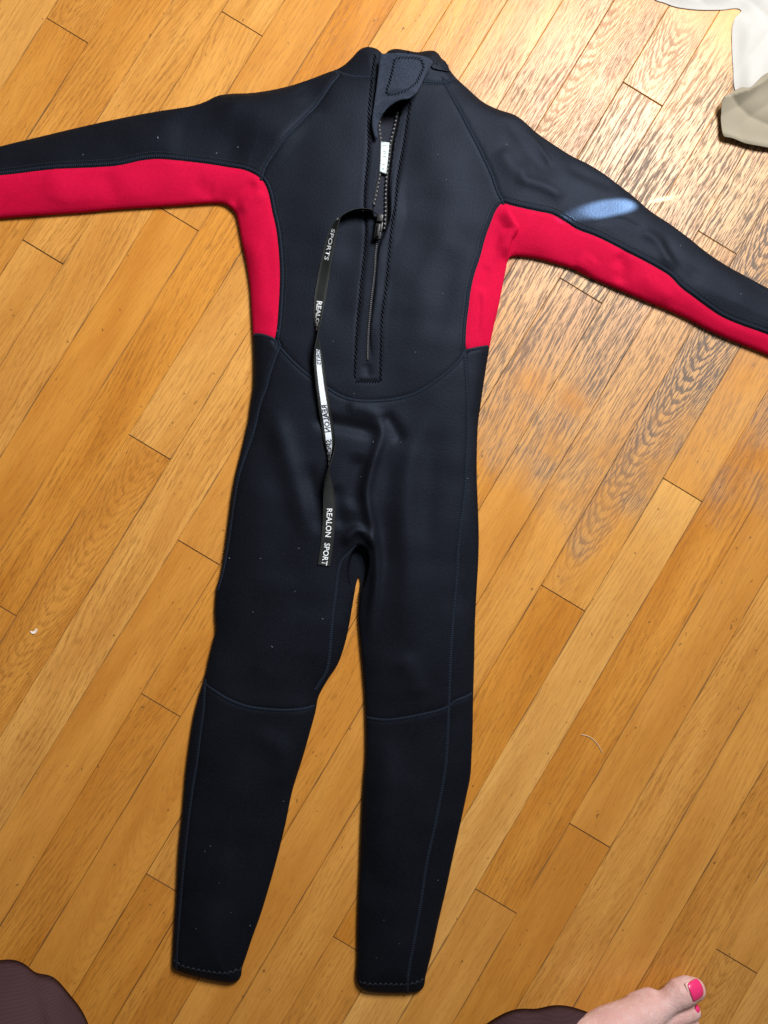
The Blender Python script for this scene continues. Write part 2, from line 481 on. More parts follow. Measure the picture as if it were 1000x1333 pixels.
_KD = {}
def seg_dist(Q, poly, closed=False):
    """distance, 0..1 position along, and side (+ = left of travel) to a polyline"""
    Q = np.asarray(Q, float)
    if len(Q) == 0: return np.zeros(0), np.zeros(0), np.zeros(0)
    A = poly
    B = np.roll(poly, -1, axis=0)
    if not closed: A, B = poly[:-1], poly[1:]
    D = B - A
    L2 = np.maximum((D ** 2).sum(1), 1e-14)
    LS = np.sqrt(L2)
    cum = np.concatenate([[0], np.cumsum(LS)])
    n = len(A)
    if n > 24 and len(Q) > 60:
        key = id(poly)
        if key not in _KD or _KD[key][0] is not poly:
            kd = KDTree(len(poly))
            for i, p_ in enumerate(poly): kd.insert((p_[0], p_[1], 0.0), i)
            kd.balance()
            _KD[key] = (poly, kd)
        kd = _KD[key][1]
        vi = np.fromiter((kd.find((a, b, 0.0))[1] for a, b in Q.tolist()), dtype=np.int64, count=len(Q))
        cand = np.stack([vi - 1, vi], 1)
        cand = cand % n if closed else np.clip(cand, 0, n - 1)
        q = Q[:, None, :] - A[cand]
        Dc, Lc = D[cand], L2[cand]
        t = np.clip((q * Dc).sum(2) / Lc, 0, 1)
        r = q - t[..., None] * Dc
        d2 = (r ** 2).sum(2)
        k = d2.argmin(1)
        ar = np.arange(len(Q))
        i = cand[ar, k]; tt = t[ar, k]; qq = q[ar, k]
        return np.sqrt(d2[ar, k]), (cum[i] + tt * LS[i]) / cum[-1], np.sign(D[i, 0] * qq[:, 1] - D[i, 1] * qq[:, 0] + 1e-15)
    dist = np.empty(len(Q)); par = np.empty(len(Q)); side = np.empty(len(Q))
    CH = 4000
    for s in range(0, len(Q), CH):
        q = Q[s:s + CH, None, :] - A[None]
        t = np.clip((q * D[None]).sum(2) / L2[None], 0, 1)
        r = q - t[..., None] * D[None]
        d2 = (r ** 2).sum(2)
        i = d2.argmin(1)
        ar = np.arange(len(i))
        dist[s:s + CH] = np.sqrt(d2[ar, i])
        par[s:s + CH] = (cum[i] + t[ar, i] * LS[i]) / cum[-1]
        qq = q[ar, i]
        side[s:s + CH] = np.sign(D[i, 0] * qq[:, 1] - D[i, 1] * qq[:, 0] + 1e-15)
    return dist, par, side

def inside(Q, poly):
    Q = np.asarray(Q, float)
    o = np.argsort(Q[:, 1], kind='stable')
    ys, xs = Q[o, 1], Q[o, 0]
    res = np.zeros(len(Q), bool)
    P2 = np.roll(poly, -1, 0)
    lo = np.searchsorted(ys, np.minimum(poly[:, 1], P2[:, 1]), 'left')
    hi = np.searchsorted(ys, np.maximum(poly[:, 1], P2[:, 1]), 'left')
    for i in np.where(hi > lo)[0]:
        x1, y1 = poly[i]; x2, y2 = P2[i]
        sl_ = slice(lo[i], hi[i])
        res[sl_] ^= xs[sl_] < (x2 - x1) * (ys[sl_] - y1) / (y2 - y1) + x1
    out = np.empty(len(Q), bool)
    out[o] = res
    return out

def area2(poly):
    x, y = poly[:, 0], poly[:, 1]
    return (x * np.roll(y, -1) - np.roll(x, -1) * y).sum()

def ring_points(poly, offs, closed=True, sign=1):
    """points on lines parallel to a closed outline (inside it)"""
    T = np.roll(poly, -1, 0) - np.roll(poly, 1, 0)
    N = np.stack([-T[:, 1], T[:, 0]], 1)
    N /= np.maximum(np.linalg.norm(N, axis=1, keepdims=True), 1e-12)
    if area2(poly) < 0: N = -N
    out = []
    for d in offs:
        q = poly + N * d
        dd, _, _ = seg_dist(q, poly, True)
        ok = (dd > d * 0.93) & inside(q, poly)
        out.append(q[ok])
    return np.concatenate(out), N

def hexgrid(lo, hi, s):
    pts = []
    h = s * 0.8660254
    ny = int((hi[1] - lo[1]) / h) + 1
    nx = int((hi[0] - lo[0]) / s) + 1
    for j in range(ny):
        xs = lo[0] + (np.arange(nx) + 0.5 * (j % 2)) * s
        pts.append(np.stack([xs, np.full(nx, lo[1] + j * h)], 1))
    return np.concatenate(pts)

def cdt(points, edges):
    r = delaunay_2d_cdt([Vector((float(a), float(b))) for a, b in points], edges, [], 0, 1e-7)
    V = np.array([(v.x, v.y) for v in r[0]])
    return V, r[1], r[2], r[4]

def pad(name, outline, base, thick, mat, parent=None, step=0.0022, edge_r=None, smooth_step=0.0014, spl=True, ground=False):
    """a cushion-edged sheet of real thickness lying on the surface base(xy)"""
    out = spline(outline, smooth_step, True) if spl else outline
    if area2(out) < 0: out = out[::-1]
    r = edge_r or thick / 2
    rings, N = ring_points(out, [r * 0.25, r * 0.6, r * 1.1])
    g = hexgrid(out.min(0), out.max(0), step)
    g = g[inside(g, out)]
    d, _, _ = seg_dist(g, out, True)
    g = g[d > r * 1.1 + step * 0.55]
    n = len(out)
    pts = np.concatenate([out, rings, g])
    V, E, F, _ = cdt(pts, [(i, (i + 1) % n) for i in range(n)])
    F = np.array([f for f in F if len(f) == 3])
    C = V[F].mean(1)
    F = F[inside(C, out)]
    d, _, _ = seg_dist(V, out, True)
    z = base(V) + thick / 2 + (thick / 2) * np.sqrt(np.clip(1 - (1 - np.clip(d / r, 0, 1)) ** 2, 0, 1))
    verts = np.column_stack([V, z])
    faces = [tuple(f) for f in F]
    # find outline ring among output verts
    key = {(round(a, 6), round(b, 6)): i for i, (a, b) in enumerate(V)}
    ring = [key.get((round(a, 6), round(b, 6))) for a, b in out]
    if all(k is not None for k in ring):
        prev = ring
        m = len(verts)
        q2 = out + N * r * 0.9
        lower = np.column_stack([q2 if not ground else out + N * r * 0.1, np.full(n, 0.0002) if ground else base(q2)])
        verts = np.vstack([verts, lower])
        cur = list(range(m, m + n))
        for i in range(n):
            j = (i + 1) % n
            faces.append((prev[j], prev[i], cur[i], cur[j]))
        faces.append(tuple(reversed(cur)))
    me = mesh_from(name, verts, faces)
    return link(name, me, mat, parent)

# ================================================================== the wetsuit
MM = 0.001
PXM = CAMH / FPX * 0.985         # metres per photo pixel on the suit
SIL = [(-118, 218), (-60, 202), (0, 185), (50, 173), (100, 161), (150, 150), (200, 140.5), (250, 132.5), (265, 127.5), (282, 119.5), (300, 117), (325, 116), (350, 112.5), (375, 107),
 (400, 99), (425, 89.5), (440, 84), (450, 77.5), (460, 67.5), (467.5, 59.5), (475, 56), (485, 56), (494, 60), (500, 65.5), (506, 60.5), (515, 58), (532, 60.5), (545, 62.5), (554, 61), (565, 60.4),
 (571.6, 64), (576.4, 71), (582, 75.5), (585, 83), (595, 96), (610, 110), (630, 127.5), (650, 137.5), (672.5, 145), (685, 154), (700, 167.5), (725, 185), (750, 200.5), (765, 207.5),
 (787.5, 221), (807.5, 236), (827, 251), (850, 271), (875, 287.5), (900, 306), (925, 326), (950, 342.5), (975, 356.5), (1000, 370), (1050, 396), (1104, 424), (1108, 430),
 (1082, 489), (1076, 491), (1040, 475), (1000, 457.5), (975, 447.5), (950, 437.5), (925, 426), (900, 412.5), (875, 401), (850, 391), (825, 380.5), (800, 370), (775, 359.5), (750, 347), (725, 339), (700, 332.5), (685, 330.5), (668, 330.5),
 (663, 336), (660, 350), (655, 375), (650, 400), (644, 425), (639, 450), (636, 467.5), (631, 500), (627.5, 525), (624, 550), (622.5, 587.5), (622.5, 625), (624, 662.5), (625, 700), (624, 737.5), (622.5, 762.5), (620, 812.5),
 (619, 862.5), (617.5, 912.5), (617, 950), (615.5, 987.5), (614, 1012.5), (607.5, 1045), (600, 1080), (591, 1120), (582.5, 1160), (572.5, 1202.5), (562.5, 1247.5), (555, 1277), (553, 1289), (548, 1295.5), (536, 1298),
 (512, 1298.6), (484, 1297.4), (474, 1295), (466.5, 1288), (463.6, 1279), (465, 1253), (465, 1223), (466.5, 1173), (468.4, 1133), (470, 1087.5), (473, 1025), (476, 987), (476, 937.5), (475, 910), (472.5, 875), (469, 837.5), (466.5, 805), (468, 775),
 (469.5, 757), (467.5, 751), (464.5, 758), (460, 782.5), (454, 817.5), (447.5, 845), (439, 867.5), (427.5, 885), (420, 897.5), (414, 910), (410, 930), (402.5, 957.5), (392.5, 992.5), (380, 1032.5), (370, 1080), (357.5, 1130), (347.5, 1165), (337.5, 1197.5),
 (327.5, 1225), (318.5, 1252), (314, 1265), (312.4, 1276), (309, 1282), (302, 1285), (280, 1283), (250, 1276), (230, 1269.5), (222.5, 1264), (222.5, 1250), (224.4, 1213), (227, 1173), (230, 1112), (235, 1062), (240.5, 1000), (250, 935), (257.5, 905), (265, 881), (270, 857.5), (276.5, 832),
 (279, 823), (278, 795), (281, 762.5), (285, 750), (291, 712.5), (296, 675), (301, 637.5), (306, 612.5), (311, 592.5), (317.5, 565), (322.5, 542.5), (325.5, 520), (328.5, 500), (329, 462.5), (328, 434), (326, 400), (324, 370), (319, 337.5), (314, 315), (309, 287.5),
 (305, 273), (300, 267.5), (294, 263), (287.5, 260.5), (275, 260), (250, 261.5), (200, 265), (150, 268), (100, 272.5), (50, 276), (0, 279.5), (-60, 285), (-115, 289), (-121, 284), (-124, 224)]
SILW = spline(pl(SIL), 2.0 * PXM, True)
if area2(SILW) < 0: SILW = SILW[::-1].copy()
SILC = spline(pl(SIL), 5.0 * PXM, True)
if area2(SILC) < 0: SILC = SILC[::-1].copy()

SEAMS = {
 'raglan_left': [(437, 90), (440, 95), (430, 110), (410, 140), (390, 162.5), (370, 185), (355, 205), (344, 222), (340, 236)],
 'raglan_right': [(577, 100), (580, 109), (590, 130), (602.5, 155), (615, 180), (627.5, 205), (640, 232.5), (646, 250), (655, 268)],
 'red_left': [(-140, 241), (-60, 234), (0, 229), (50, 224), (100, 221), (150, 218), (165, 215.5), (185, 211), (205, 209), (225, 210), (250, 212), (275, 215), (300, 219), (317.5, 222.5), (332.5, 229), (342.5, 237), (349, 250), (355, 277.5),
              (360, 300), (363, 325), (364.5, 350), (364.5, 370), (363, 400), (361, 425), (357.5, 446)],
 'red_left_low': [(318, 432), (328, 434), (340, 436), (350, 439.5), (359, 444), (363, 449)],
 'red_right': [(1100, 478), (1060, 462), (1000, 436), (962.5, 422.5), (940, 412.5), (920, 400), (900, 386), (885, 375), (870, 360), (850, 347.5), (825, 334), (800, 321), (775, 309), (750, 299.5), (735, 290), (717.5, 281), (700, 277.5),
               (675, 272.5), (662, 269), (655, 266.5), (650, 269), (644, 277.5), (639, 290), (632.5, 307.5), (625, 335), (617.5, 357.5), (612.5, 380), (610, 400), (607, 425), (606, 447.5), (606, 460)],
 'red_right_low': [(604, 458), (610, 456.5), (620, 454), (639, 449.5), (650, 447)],
 'collar': [(428, 82), (436, 87.5), (447.5, 95), (460, 99.5), (475, 101.3), (490, 102), (520, 106), (549, 107.5), (567.5, 108), (585, 104), (595, 96), (603, 88)],
 'waist': [(359, 444), (360, 447.5), (372.5, 462.5), (390, 480), (410, 496), (427.5, 507), (440, 515), (455, 520.5), (475, 523), (500, 522), (520, 519), (537.5, 514), (555, 505), (582.5, 485), (600, 467.5), (607, 456)],
 'side_right': [(605, 452), (605, 470), (607.5, 500), (610, 550), (608, 600), (606, 637.5), (602.5, 667.5), (599, 692.5), (596, 725), (595, 750), (589, 812.5), (586, 862.5), (584.5, 912.5), (582.5, 962.5), (579.5, 1000), (567.5, 1067.5),
                (556, 1120), (547.5, 1175), (539, 1225), (533, 1257), (530.5, 1285), (532, 1306)],
 'side_left': [(362, 445), (364, 450), (357.5, 467.5), (350, 490), (346, 505), (337.5, 527.5), (329, 562.5), (317.5, 595), (309.5, 620), (305, 645), (300.5, 675), (295, 712.5), (289, 743), (281, 770), (274, 786)],
 'knee_left': [(254, 886), (264, 891), (280, 900), (300, 911), (322.5, 919), (350, 923), (375, 924), (400, 922.5), (412.5, 919), (424, 914)],
 'knee_right': [(464, 933), (476, 935.5), (500, 937.5), (525, 934.5), (550, 929.5), (570, 925), (585, 919), (592.5, 913), (607.5, 908), (616, 904), (628, 898)],
 'shin_left': [(266, 885), (265, 898), (264, 925), (260, 955), (255, 995), (249, 1033), (240, 1108), (233, 1183), (229, 1243), (227, 1280)],
 'thigh_inner': [(473, 746), (466, 712), (454, 721), (445, 730), (440, 746), (437.5, 770), (434, 795), (431, 830), (429, 855), (425, 875), (411, 898)],
}
SEAMW = {k: spline(pl(v), 2.2 * PXM) for k, v in SEAMS.items()}

# the open zip, and the pit where the legs part
HOLE = [(505, 136), (498, 148), (492, 162), (494.5, 184), (494.5, 203), (493, 225), (489, 249), (485, 268), (486, 284), (491, 300), (498, 305), (505, 293), (506.5, 275), (506.5, 250), (508, 227), (510.5, 208), (513.5, 184), (518.5, 160), (523, 138), (515, 133)]
HOLEW = spline(pl(HOLE), 1.5 * PXM, True)
PIT = [(467, 709), (458, 717), (453, 733), (452, 748), (456, 764), (464, 772), (472, 768), (478, 750), (481, 730), (477, 714)]
PITW = spline(pl(PIT), 1.5 * PXM, True)

RIDGES = [   # polyline, height mm, half width px
 ([(285, 124), (330, 150), (385, 196)], 3.2, 24), ([(215, 158), (270, 180), (328, 200)], -3.0, 24), ([(390, 104), (408, 122), (402, 150)], -1.8, 16),
 ([(440, 150), (430, 260), (420, 380)], 2.0, 34), ([(548, 180), (575, 260), (560, 330)], 1.6, 30), ([(592, 320), (578, 385), (562, 450)], -1.0, 15), ([(535, 395), (560, 345), (598, 300)], 0.9, 16), ([(470, 300), (445, 360), (440, 440)], -1.2, 18),
 # folds in the seat and at the crotch
 ([(492, 533), (494, 552), (496, 568), (490, 590), (483, 612), (477, 640), (478, 655), (485, 690), (490, 722), (489, 760), (484, 800), (480, 838)], 5.2, 6.5),
 ([(405, 548), (440, 553), (470, 559), (496, 566)], -4.2, 9), ([(450, 530), (480, 536), (494, 545)], 1.8, 8), ([(498, 538), (510, 552), (524, 578)], -3.0, 8),
 ([(470, 590), (462, 630), (458, 665)], -4.0, 13), ([(447, 712), (455, 697), (466, 690), (478, 697), (486, 716)], 5.0, 6), ([(446, 690), (440, 660), (436, 630)], -3.0, 10),
 ([(562, 530), (535, 590), (528, 650), (530, 730), (524, 840)], 3.0, 14), ([(508, 585), (500, 660), (506, 760)], -2.0, 12), ([(562, 560), (556, 660), (562, 780)], -1.5, 16),
 ([(352, 528), (372, 590), (392, 660), (404, 705)], 3.6, 14), ([(400, 600), (412, 660), (418, 700)], -2.6, 10), ([(330, 600), (345, 700), (350, 800)], 2.2, 26),
 ([(520, 850), (540, 885), (545, 910)], 2.2, 14), ([(505, 960), (500, 1050), (490, 1150)], 3.0, 16), ([(330, 950), (372, 985), (365, 1030)], 2.0, 14), ([(300, 1100), (275, 1180), (265, 1240)], 2.5, 18),
 # right sleeve
 ([(655, 150), (690, 200), (722, 236)], -1.8, 10), ([(686, 166), (702, 190), (719, 219)], 0.9, 3.2), ([(668, 236), (690, 240), (712, 248), (735, 262)], 2.2, 8), ([(650, 195), (668, 222), (690, 228)], 2.2, 12),
 ([(735, 216), (770, 232), (805, 246)], -1.2, 8), ([(770, 292), (805, 287), (840, 302)], -1.0, 4), ([(830, 300), (855, 315), (868, 338), (880, 352)], 2.2, 7), ([(860, 308), (888, 346), (915, 366)], -1.2, 8), ([(890, 355), (930, 372), (965, 392)], -0.7, 8),
 ([(802, 330), (812, 350), (806, 368)], -3.6, 9), ([(775, 335), (765, 345), (748, 338)], 2.0, 12), ([(832, 352), (850, 372), (880, 392)], 1.8, 10),
 # left sleeve and armpit
 ([(300, 268), (312, 252), (336, 240)], -2.6, 7), ([(312, 276), (326, 262), (346, 252)], 2.2, 8), ([(250, 235), (265, 245), (280, 250)], -1.6, 10), ([(130, 225), (145, 245), (150, 262)], -1.3, 12), ([(60, 228), (75, 245), (70, 265)], 1.2, 14), ([(320, 300), (338, 350), (345, 420)], 1.5, 12),
 ([(150, 165), (190, 185), (240, 190)], 1.5, 18),
 # red flank on the right
 ([(622, 378), (624, 400), (621, 440)], -1.0, 2.0), ([(628, 372), (631, 400), (627, 440)], 1.1, 2.6), ([(650, 285), (652, 310), (645, 345)], 1.4, 6), ([(634, 345), (630, 365), (622, 380)], -1.6, 6),
 # dents of the zip placket
 ([(484, 110), (480, 196), (474, 265), (476, 310), (471, 370), (466, 418), (463, 466), (462.5, 496)], -1.0, 2.2), ([(534, 134), (525, 193), (518, 232), (513, 275), (508, 322), (503, 370), (497.5, 418), (496, 466), (496, 496)], -1.0, 2.2), ([(462, 496.5), (479, 497), (496, 496.5)], -1.0, 2.0),
 ([(478, 474), (479, 484), (480, 492)], -1.2, 5),
]
STEPS = [    # polyline, height mm, rounding px, run-out px (high on the left of travel, seen in the photo from above)
 ([(657, 268), (662.5, 277.5), (669, 290), (674, 298), (673, 304), (667, 312.5), (664, 324), (661, 340)], 7.0, 4.5, 16, -1),
 ([(512, 222), (507.5, 250), (507, 286), (500.5, 305), (493.5, 322), (490, 346), (486.5, 389), (481.5, 428), (482.5, 450), (486.5, 474)], 3.0, 3.0, 20, 1),
]
for i, s in enumerate(RIDGES): RIDGES[i] = (spline(pl(s[0]), 5 * PXM), s[1] * MM, s[2] * PXM)
for i, s in enumerate(STEPS): STEPS[i] = (spline(pl(s[0]), 1.6 * PXM), s[1] * MM, s[2] * PXM, s[3] * PXM, s[4])
GROOVE = [(SEAMW[k][::2], 0.8 * MM, 3.2 * PXM) for k in SEAMW]
ER = 3.9 * MM

_wr = random.Random(11)
WAVES = []
for _i in range(14):
    _l = 0.035 * 1.16 ** _i          # 35 mm up to about 240 mm
    _a = _wr.uniform(0, math.pi)
    WAVES.append((2 * math.pi / _l * math.cos(_a), 2 * math.pi / _l * math.sin(_a), _wr.uniform(0, 6.28), 0.0022 * _l))

def sstep(t):
    t = np.clip(t, 0, 1)
    return t * t * (3 - 2 * t)

def near(Q, poly, reach):
    lo, hi = poly.min(0) - reach, poly.max(0) + reach
    return np.where(((Q >= lo) & (Q <= hi)).all(1))[0]

def H(Q):
    """height of the suit's upper surface above the floor"""
    Q = np.asarray(Q, float)
    d, _, _ = seg_dist(Q, SILC, True)
    ins = inside(Q, SILC)
    d = np.where(ins, d, 0.0)
    z = ER + ER * np.sqrt(np.clip(1 - (1 - np.clip(d / ER, 0, 1)) ** 2, 0, 1))
    z += 0.0105 * (1 - np.exp(-np.clip(d - ER * 0.5, 0, None) / 0.020))
    soft = sstep(d / 0.012)
    x, y = Q[:, 0], Q[:, 1]
    for kx, ky, ph, am in WAVES:
        z += soft * am * np.sin(kx * x + ky * y + ph)
    for poly, a, s in RIDGES:
        i = near(Q, poly, 3.2 * s)
        if len(i) == 0: continue
        dd, t, _ = seg_dist(Q[i], poly)
        taper = sstep(np.minimum(t, 1 - t) / 0.28 + 0.12)
        z[i] += a * np.exp(-(dd / s) ** 2 * 0.9) * taper * sstep(d[i] / 0.006)
    for poly, a, s in GROOVE:
        i = near(Q, poly, 3 * s)
        if len(i) == 0: continue
        dd, t, _ = seg_dist(Q[i], poly)
        z[i] -= a * np.exp(-(dd / s) ** 2) * sstep(d[i] / 0.005)
    for poly, h, r, run, sg in STEPS:
        i = near(Q, poly, r + run)
        if len(i) == 0: continue
        dd, t, side = seg_dist(Q[i], poly)
        s = dd * side * sg
        taper = sstep(np.minimum(t, 1 - t) / 0.22)
        up = np.where(s >= 0, np.sqrt(np.clip(1 - (1 - np.clip(s / r, 0, 1)) ** 2, 0, 1)) * 0.75 + 0.25, 0.25 * (1 - np.clip(-s / (0.6 * PXM), 0, 1)))
        fall = 1 - sstep((s - r) / run)
        z[i] += h * up * fall * taper
    for poly, drop, w in ((HOLEW, 0.0075, 1.6 * PXM), (PITW, 0.016, 4.0 * PXM)):
        i = near(Q, poly, 0)
        if len(i) == 0: continue
        j = i[inside(Q[i], poly)]
        if len(j) == 0: continue
        dd, _, _ = seg_dist(Q[j], poly, True)
        z[j] = np.maximum(z[j] - drop * sstep(dd / w), 0.003)
    return z

def off_line(poly, d):
    T = np.gradient(poly, axis=0)
    N = np.stack([-T[:, 1], T[:, 0]], 1)
    N /= np.maximum(np.linalg.norm(N, axis=1, keepdims=True), 1e-12)
    return poly + N * d

def build_suit():
    pts, edges = [], []
    def add(P, closed):
        b = len(pts)
        pts.extend(map(tuple, P))
        n = len(P)
        edges.extend((b + i, b + (i + 1) % n) for i in range(n if closed else n - 1))
    add(SILW, True)
    nsil = len(SILW)
    for k, P in SEAMW.items(): add(P, False)
    add(HOLEW, True)
    rings, N = ring_points(SILW, [0.25 * MM, 0.8 * MM, 1.7 * MM, 2.8 * MM, 4.2 * MM])
    extra = [rings]
    hr, _ = ring_points(HOLEW, [0.8 * PXM, 1.7 * PXM]); extra.append(hr)
    pr, _ = ring_points(PITW, [0.01 * PXM, 1.2 * PXM, 2.6 * PXM, 4 * PXM]); extra.append(pr)
    for poly, h, r, run, sg in STEPS:
        for o in (-0.7, 0.0, 0.5, 1.2, 2.4, 3.8):
            extra.append(off_line(poly, o * PXM * sg))
    for P in SEAMW.values():
        for o in (-2.4, 2.4): extra.append(off_line(P, o * PXM))
    ex = np.concatenate(extra)
    dd, _, _ = seg_dist(ex, SILC, True)
    ex = ex[inside(ex, SILW)]
    g = hexgrid(SILW.min(0), SILW.max(0), 2.3 * MM)
    g = g[inside(g, SILW)]
    dd, _, _ = seg_dist(g, SILC, True)
    g = g[dd > 6.2 * MM]
    # keep the grid clear of the dense lines
    cells = set(map(tuple, np.floor(np.concatenate([ex, np.array(pts)]) / (1.3 * MM)).astype(int)))
    gi = np.floor(g / (1.3 * MM)).astype(int)
    g = g[[tuple(c) not in cells for c in gi]]
    allp = np.concatenate([np.array(pts), ex, g])
    V, E, F, OE = cdt(allp, edges)
    F = np.array([f for f in F if len(f) == 3])
    C = V[F].mean(1)
    F = F[inside(C, SILW)]
    con = {tuple(sorted(e)) for e, oe in zip(E, OE) if oe}
    # flood fill into panels
    emap = {}
    for fi, f in enumerate(F):
        for a, b in ((0, 1), (1, 2), (2, 0)):
            emap.setdefault(tuple(sorted((int(f[a]), int(f[b])))), []).append(fi)
    comp = -np.ones(len(F), int)
    nb = [[] for _ in F]
    bord = []
    for e, fs in emap.items():
        if len(fs) == 2:
            if e not in con:
                nb[fs[0]].append(fs[1]); nb[fs[1]].append(fs[0])
        elif len(fs) == 1: bord.append((e, fs[0]))
    c = 0
    for s in range(len(F)):
        if comp[s] >= 0: continue
        st = [s]; comp[s] = c
        while st:
            k = st.pop()
            for m in nb[k]:
                if comp[m] < 0: comp[m] = c; st.append(m)
        c += 1
    z = H(V)
    verts = np.column_stack([V, z])
    # underside: the edge rolls back in towards the floor
    bv = {}
    faces = [tuple(map(int, f)) for f in F]
    comps = list(comp)
    vl = [tuple(v) for v in verts]
    _, par, _ = None, None, None
    nrm = {}
    for (a, b), fi in bord:
        f = faces[fi]
        # orientation as in the face
        k = f.index(a)
        if f[(k + 1) % 3] != b: a, b = b, a
        t = V[b] - V[a]
        n = np.array([-t[1], t[0]]); n /= max(np.linalg.norm(n), 1e-12)
        nrm.setdefault(a, []).append(n); nrm.setdefault(b, []).append(n)
        bv[(a, b)] = fi
    low = {}
    for v, ns in nrm.items():
        n = np.mean(ns, 0); n /= max(np.linalg.norm(n), 1e-9)
        ids = []
        for ins_, zz in ((0.10, 0.45), (0.28, 0.12), (0.6, 0.02)):
            q = V[v] + n * ER * ins_
            ids.append(len(vl)); vl.append((q[0], q[1], ER * zz))
        low[v] = [v] + ids
    for (a, b), fi in bv.items():
        for k in range(3):
            faces.append((low[b][k], low[a][k], low[a][k + 1], low[b][k + 1]))
            comps.append(comp[fi])
    verts = np.array(vl)
    VN = np.zeros_like(verts)
    for m_ in (3, 4):
        fa_ = np.array([f for f in faces if len(f) == m_])
        p = verts[fa_]
        n = np.cross(p[:, 1] - p[:, 0], p[:, 2] - p[:, 0])
        for k in range(m_): np.add.at(VN, fa_[:, k], n)
    VN /= np.maximum(np.linalg.norm(VN, axis=1, keepdims=True), 1e-15)
    return verts, faces, np.array(comps), VN, F, V

suit = empty('wetsuit', (0, 0, 0))
tag(suit, 'black and red long sleeved wetsuit spread face down on the oak floor', 'wetsuit')
verts, faces, comps, VN, F0, V0 = build_suit()
cent = V0[F0].mean(1)
def comp_at(x, y):
    q = pl([(x, y)])[0]
    d = ((cent - q) ** 2).sum(1)
    return comps[d.argmin()]
PANELS = [('back_panel', (430, 300), 'black', None), ('back_panel', (560, 300), 'black', None), ('sleeve', (150, 180), 'black', None), ('sleeve', (800, 250), 'black', None),
 ('underarm_panel', (100, 245), 'red', 'red panel under the arm of the straight sleeve'), ('underarm_panel', (850, 370), 'red', 'red panel with a pinched fold under the sloping sleeve'), ('underarm_panel', (625, 420), 'red', None), ('collar', (470, 80), 'black', None), ('collar', (575, 90), 'black', None), ('lining', (500, 250), 'lining', None),
 ('seat_and_thigh_panel', (450, 600), 'black', None), ('side_panel', (338, 470), 'black', None), ('side_panel', (615, 700), 'black', None),
 ('inner_thigh_panel', (448, 790), 'black', None), ('lower_leg_panel', (320, 1050), 'black', None), ('lower_leg_panel', (520, 1050), 'black', None),
 ('lower_leg_side_panel', (247, 1000), 'black', None), ('lower_leg_side_panel', (600, 1000), 'black', None)]
done = {}
def panel(name, cid, mat, label=None):
    ids = np.where(comps == cid)[0]
    fs = [faces[i] for i in ids]
    used = sorted({v for f in fs for v in f})
    mp = {v: i for i, v in enumerate(used)}
    me = mesh_from(name, verts[used], [tuple(mp[v] for v in f) for f in fs], normals=VN[used])
    o = link(name, me, M[mat], suit)
    if label: o['label'] = label
    return o
for name, s, mat, lab in PANELS:
    c = comp_at(*s)
    if c in done: continue
    done[c] = panel(name, c, mat, lab)
RED = {c for c, o in done.items() if o.data.materials[0] == M['red']}
# slivers left between crossing seams go with the panel beside them
rest = [c for c in set(comps) if c not in done]
print('panels', len(done), 'slivers', len(rest))
for c in rest:
    ids = np.where(comps == c)[0]
    m = verts[[v for i in ids for v in faces[i]]][:, :2].mean(0)
    oth = np.isin(comps[:len(cent)], list(done))
    near_c = comps[:len(cent)][oth][((cent[oth] - m) ** 2).sum(1).argmin()]
    o = panel('panel_corner', c, 'red' if near_c in RED else 'black')
    o.parent = done[near_c]

# ------------------------------------------------------------------ flatlock seams
def ribbon(name, P, width, lift, mat, parent, crown=0.0006, clip=True, zf=None):
    zf = zf or H
    if clip:
        d, _, _ = seg_dist(P, SILC, True)
        ok = inside(P, SILC) & (d > 0.0012)
        if ok.sum() < 3: return None
        i0, i1 = np.where(ok)[0][[0, -1]]
        P = P[i0:i1 + 1]
    s = np.concatenate([[0], np.cumsum(np.linalg.norm(np.diff(P, axis=0), axis=1))])
    vs_, uv, fs = [], [], []
    K = (-1, -0.55, 0, 0.55, 1)
    for k in K:
        Q = off_line(P, k * width / 2)
        z = zf(Q) + lift + crown * (1 - k * k)
        if abs(k) == 1: z -= lift + 0.0006
        vs_.append(np.column_stack([Q, z])); uv.append(np.column_stack([s, np.full(len(s), k)]))
    n = len(P)
    for r in range(len(K) - 1):
        for i in range(n - 1):
            fs.append((r * n + i, r * n + i + 1, (r + 1) * n + i + 1, (r + 1) * n + i))
    fs = [tuple(reversed(f)) for f in fs]
    return link(name, mesh_from(name, np.concatenate(vs_), fs, uvs=np.concatenate(uv)), mat, parent)

for k, P in SEAMW.items():
    if k == 'thigh_inner': P = P[6:]
    if k == 'red_left': P = off_line(P, 3.0 * PXM)
    if k == 'red_right': P = off_line(P, -3.0 * PXM)
    ribbon('seam', P, (5.5 if 'red' in k else 5.0) * PXM, 0.00035, M['seam'], suit)

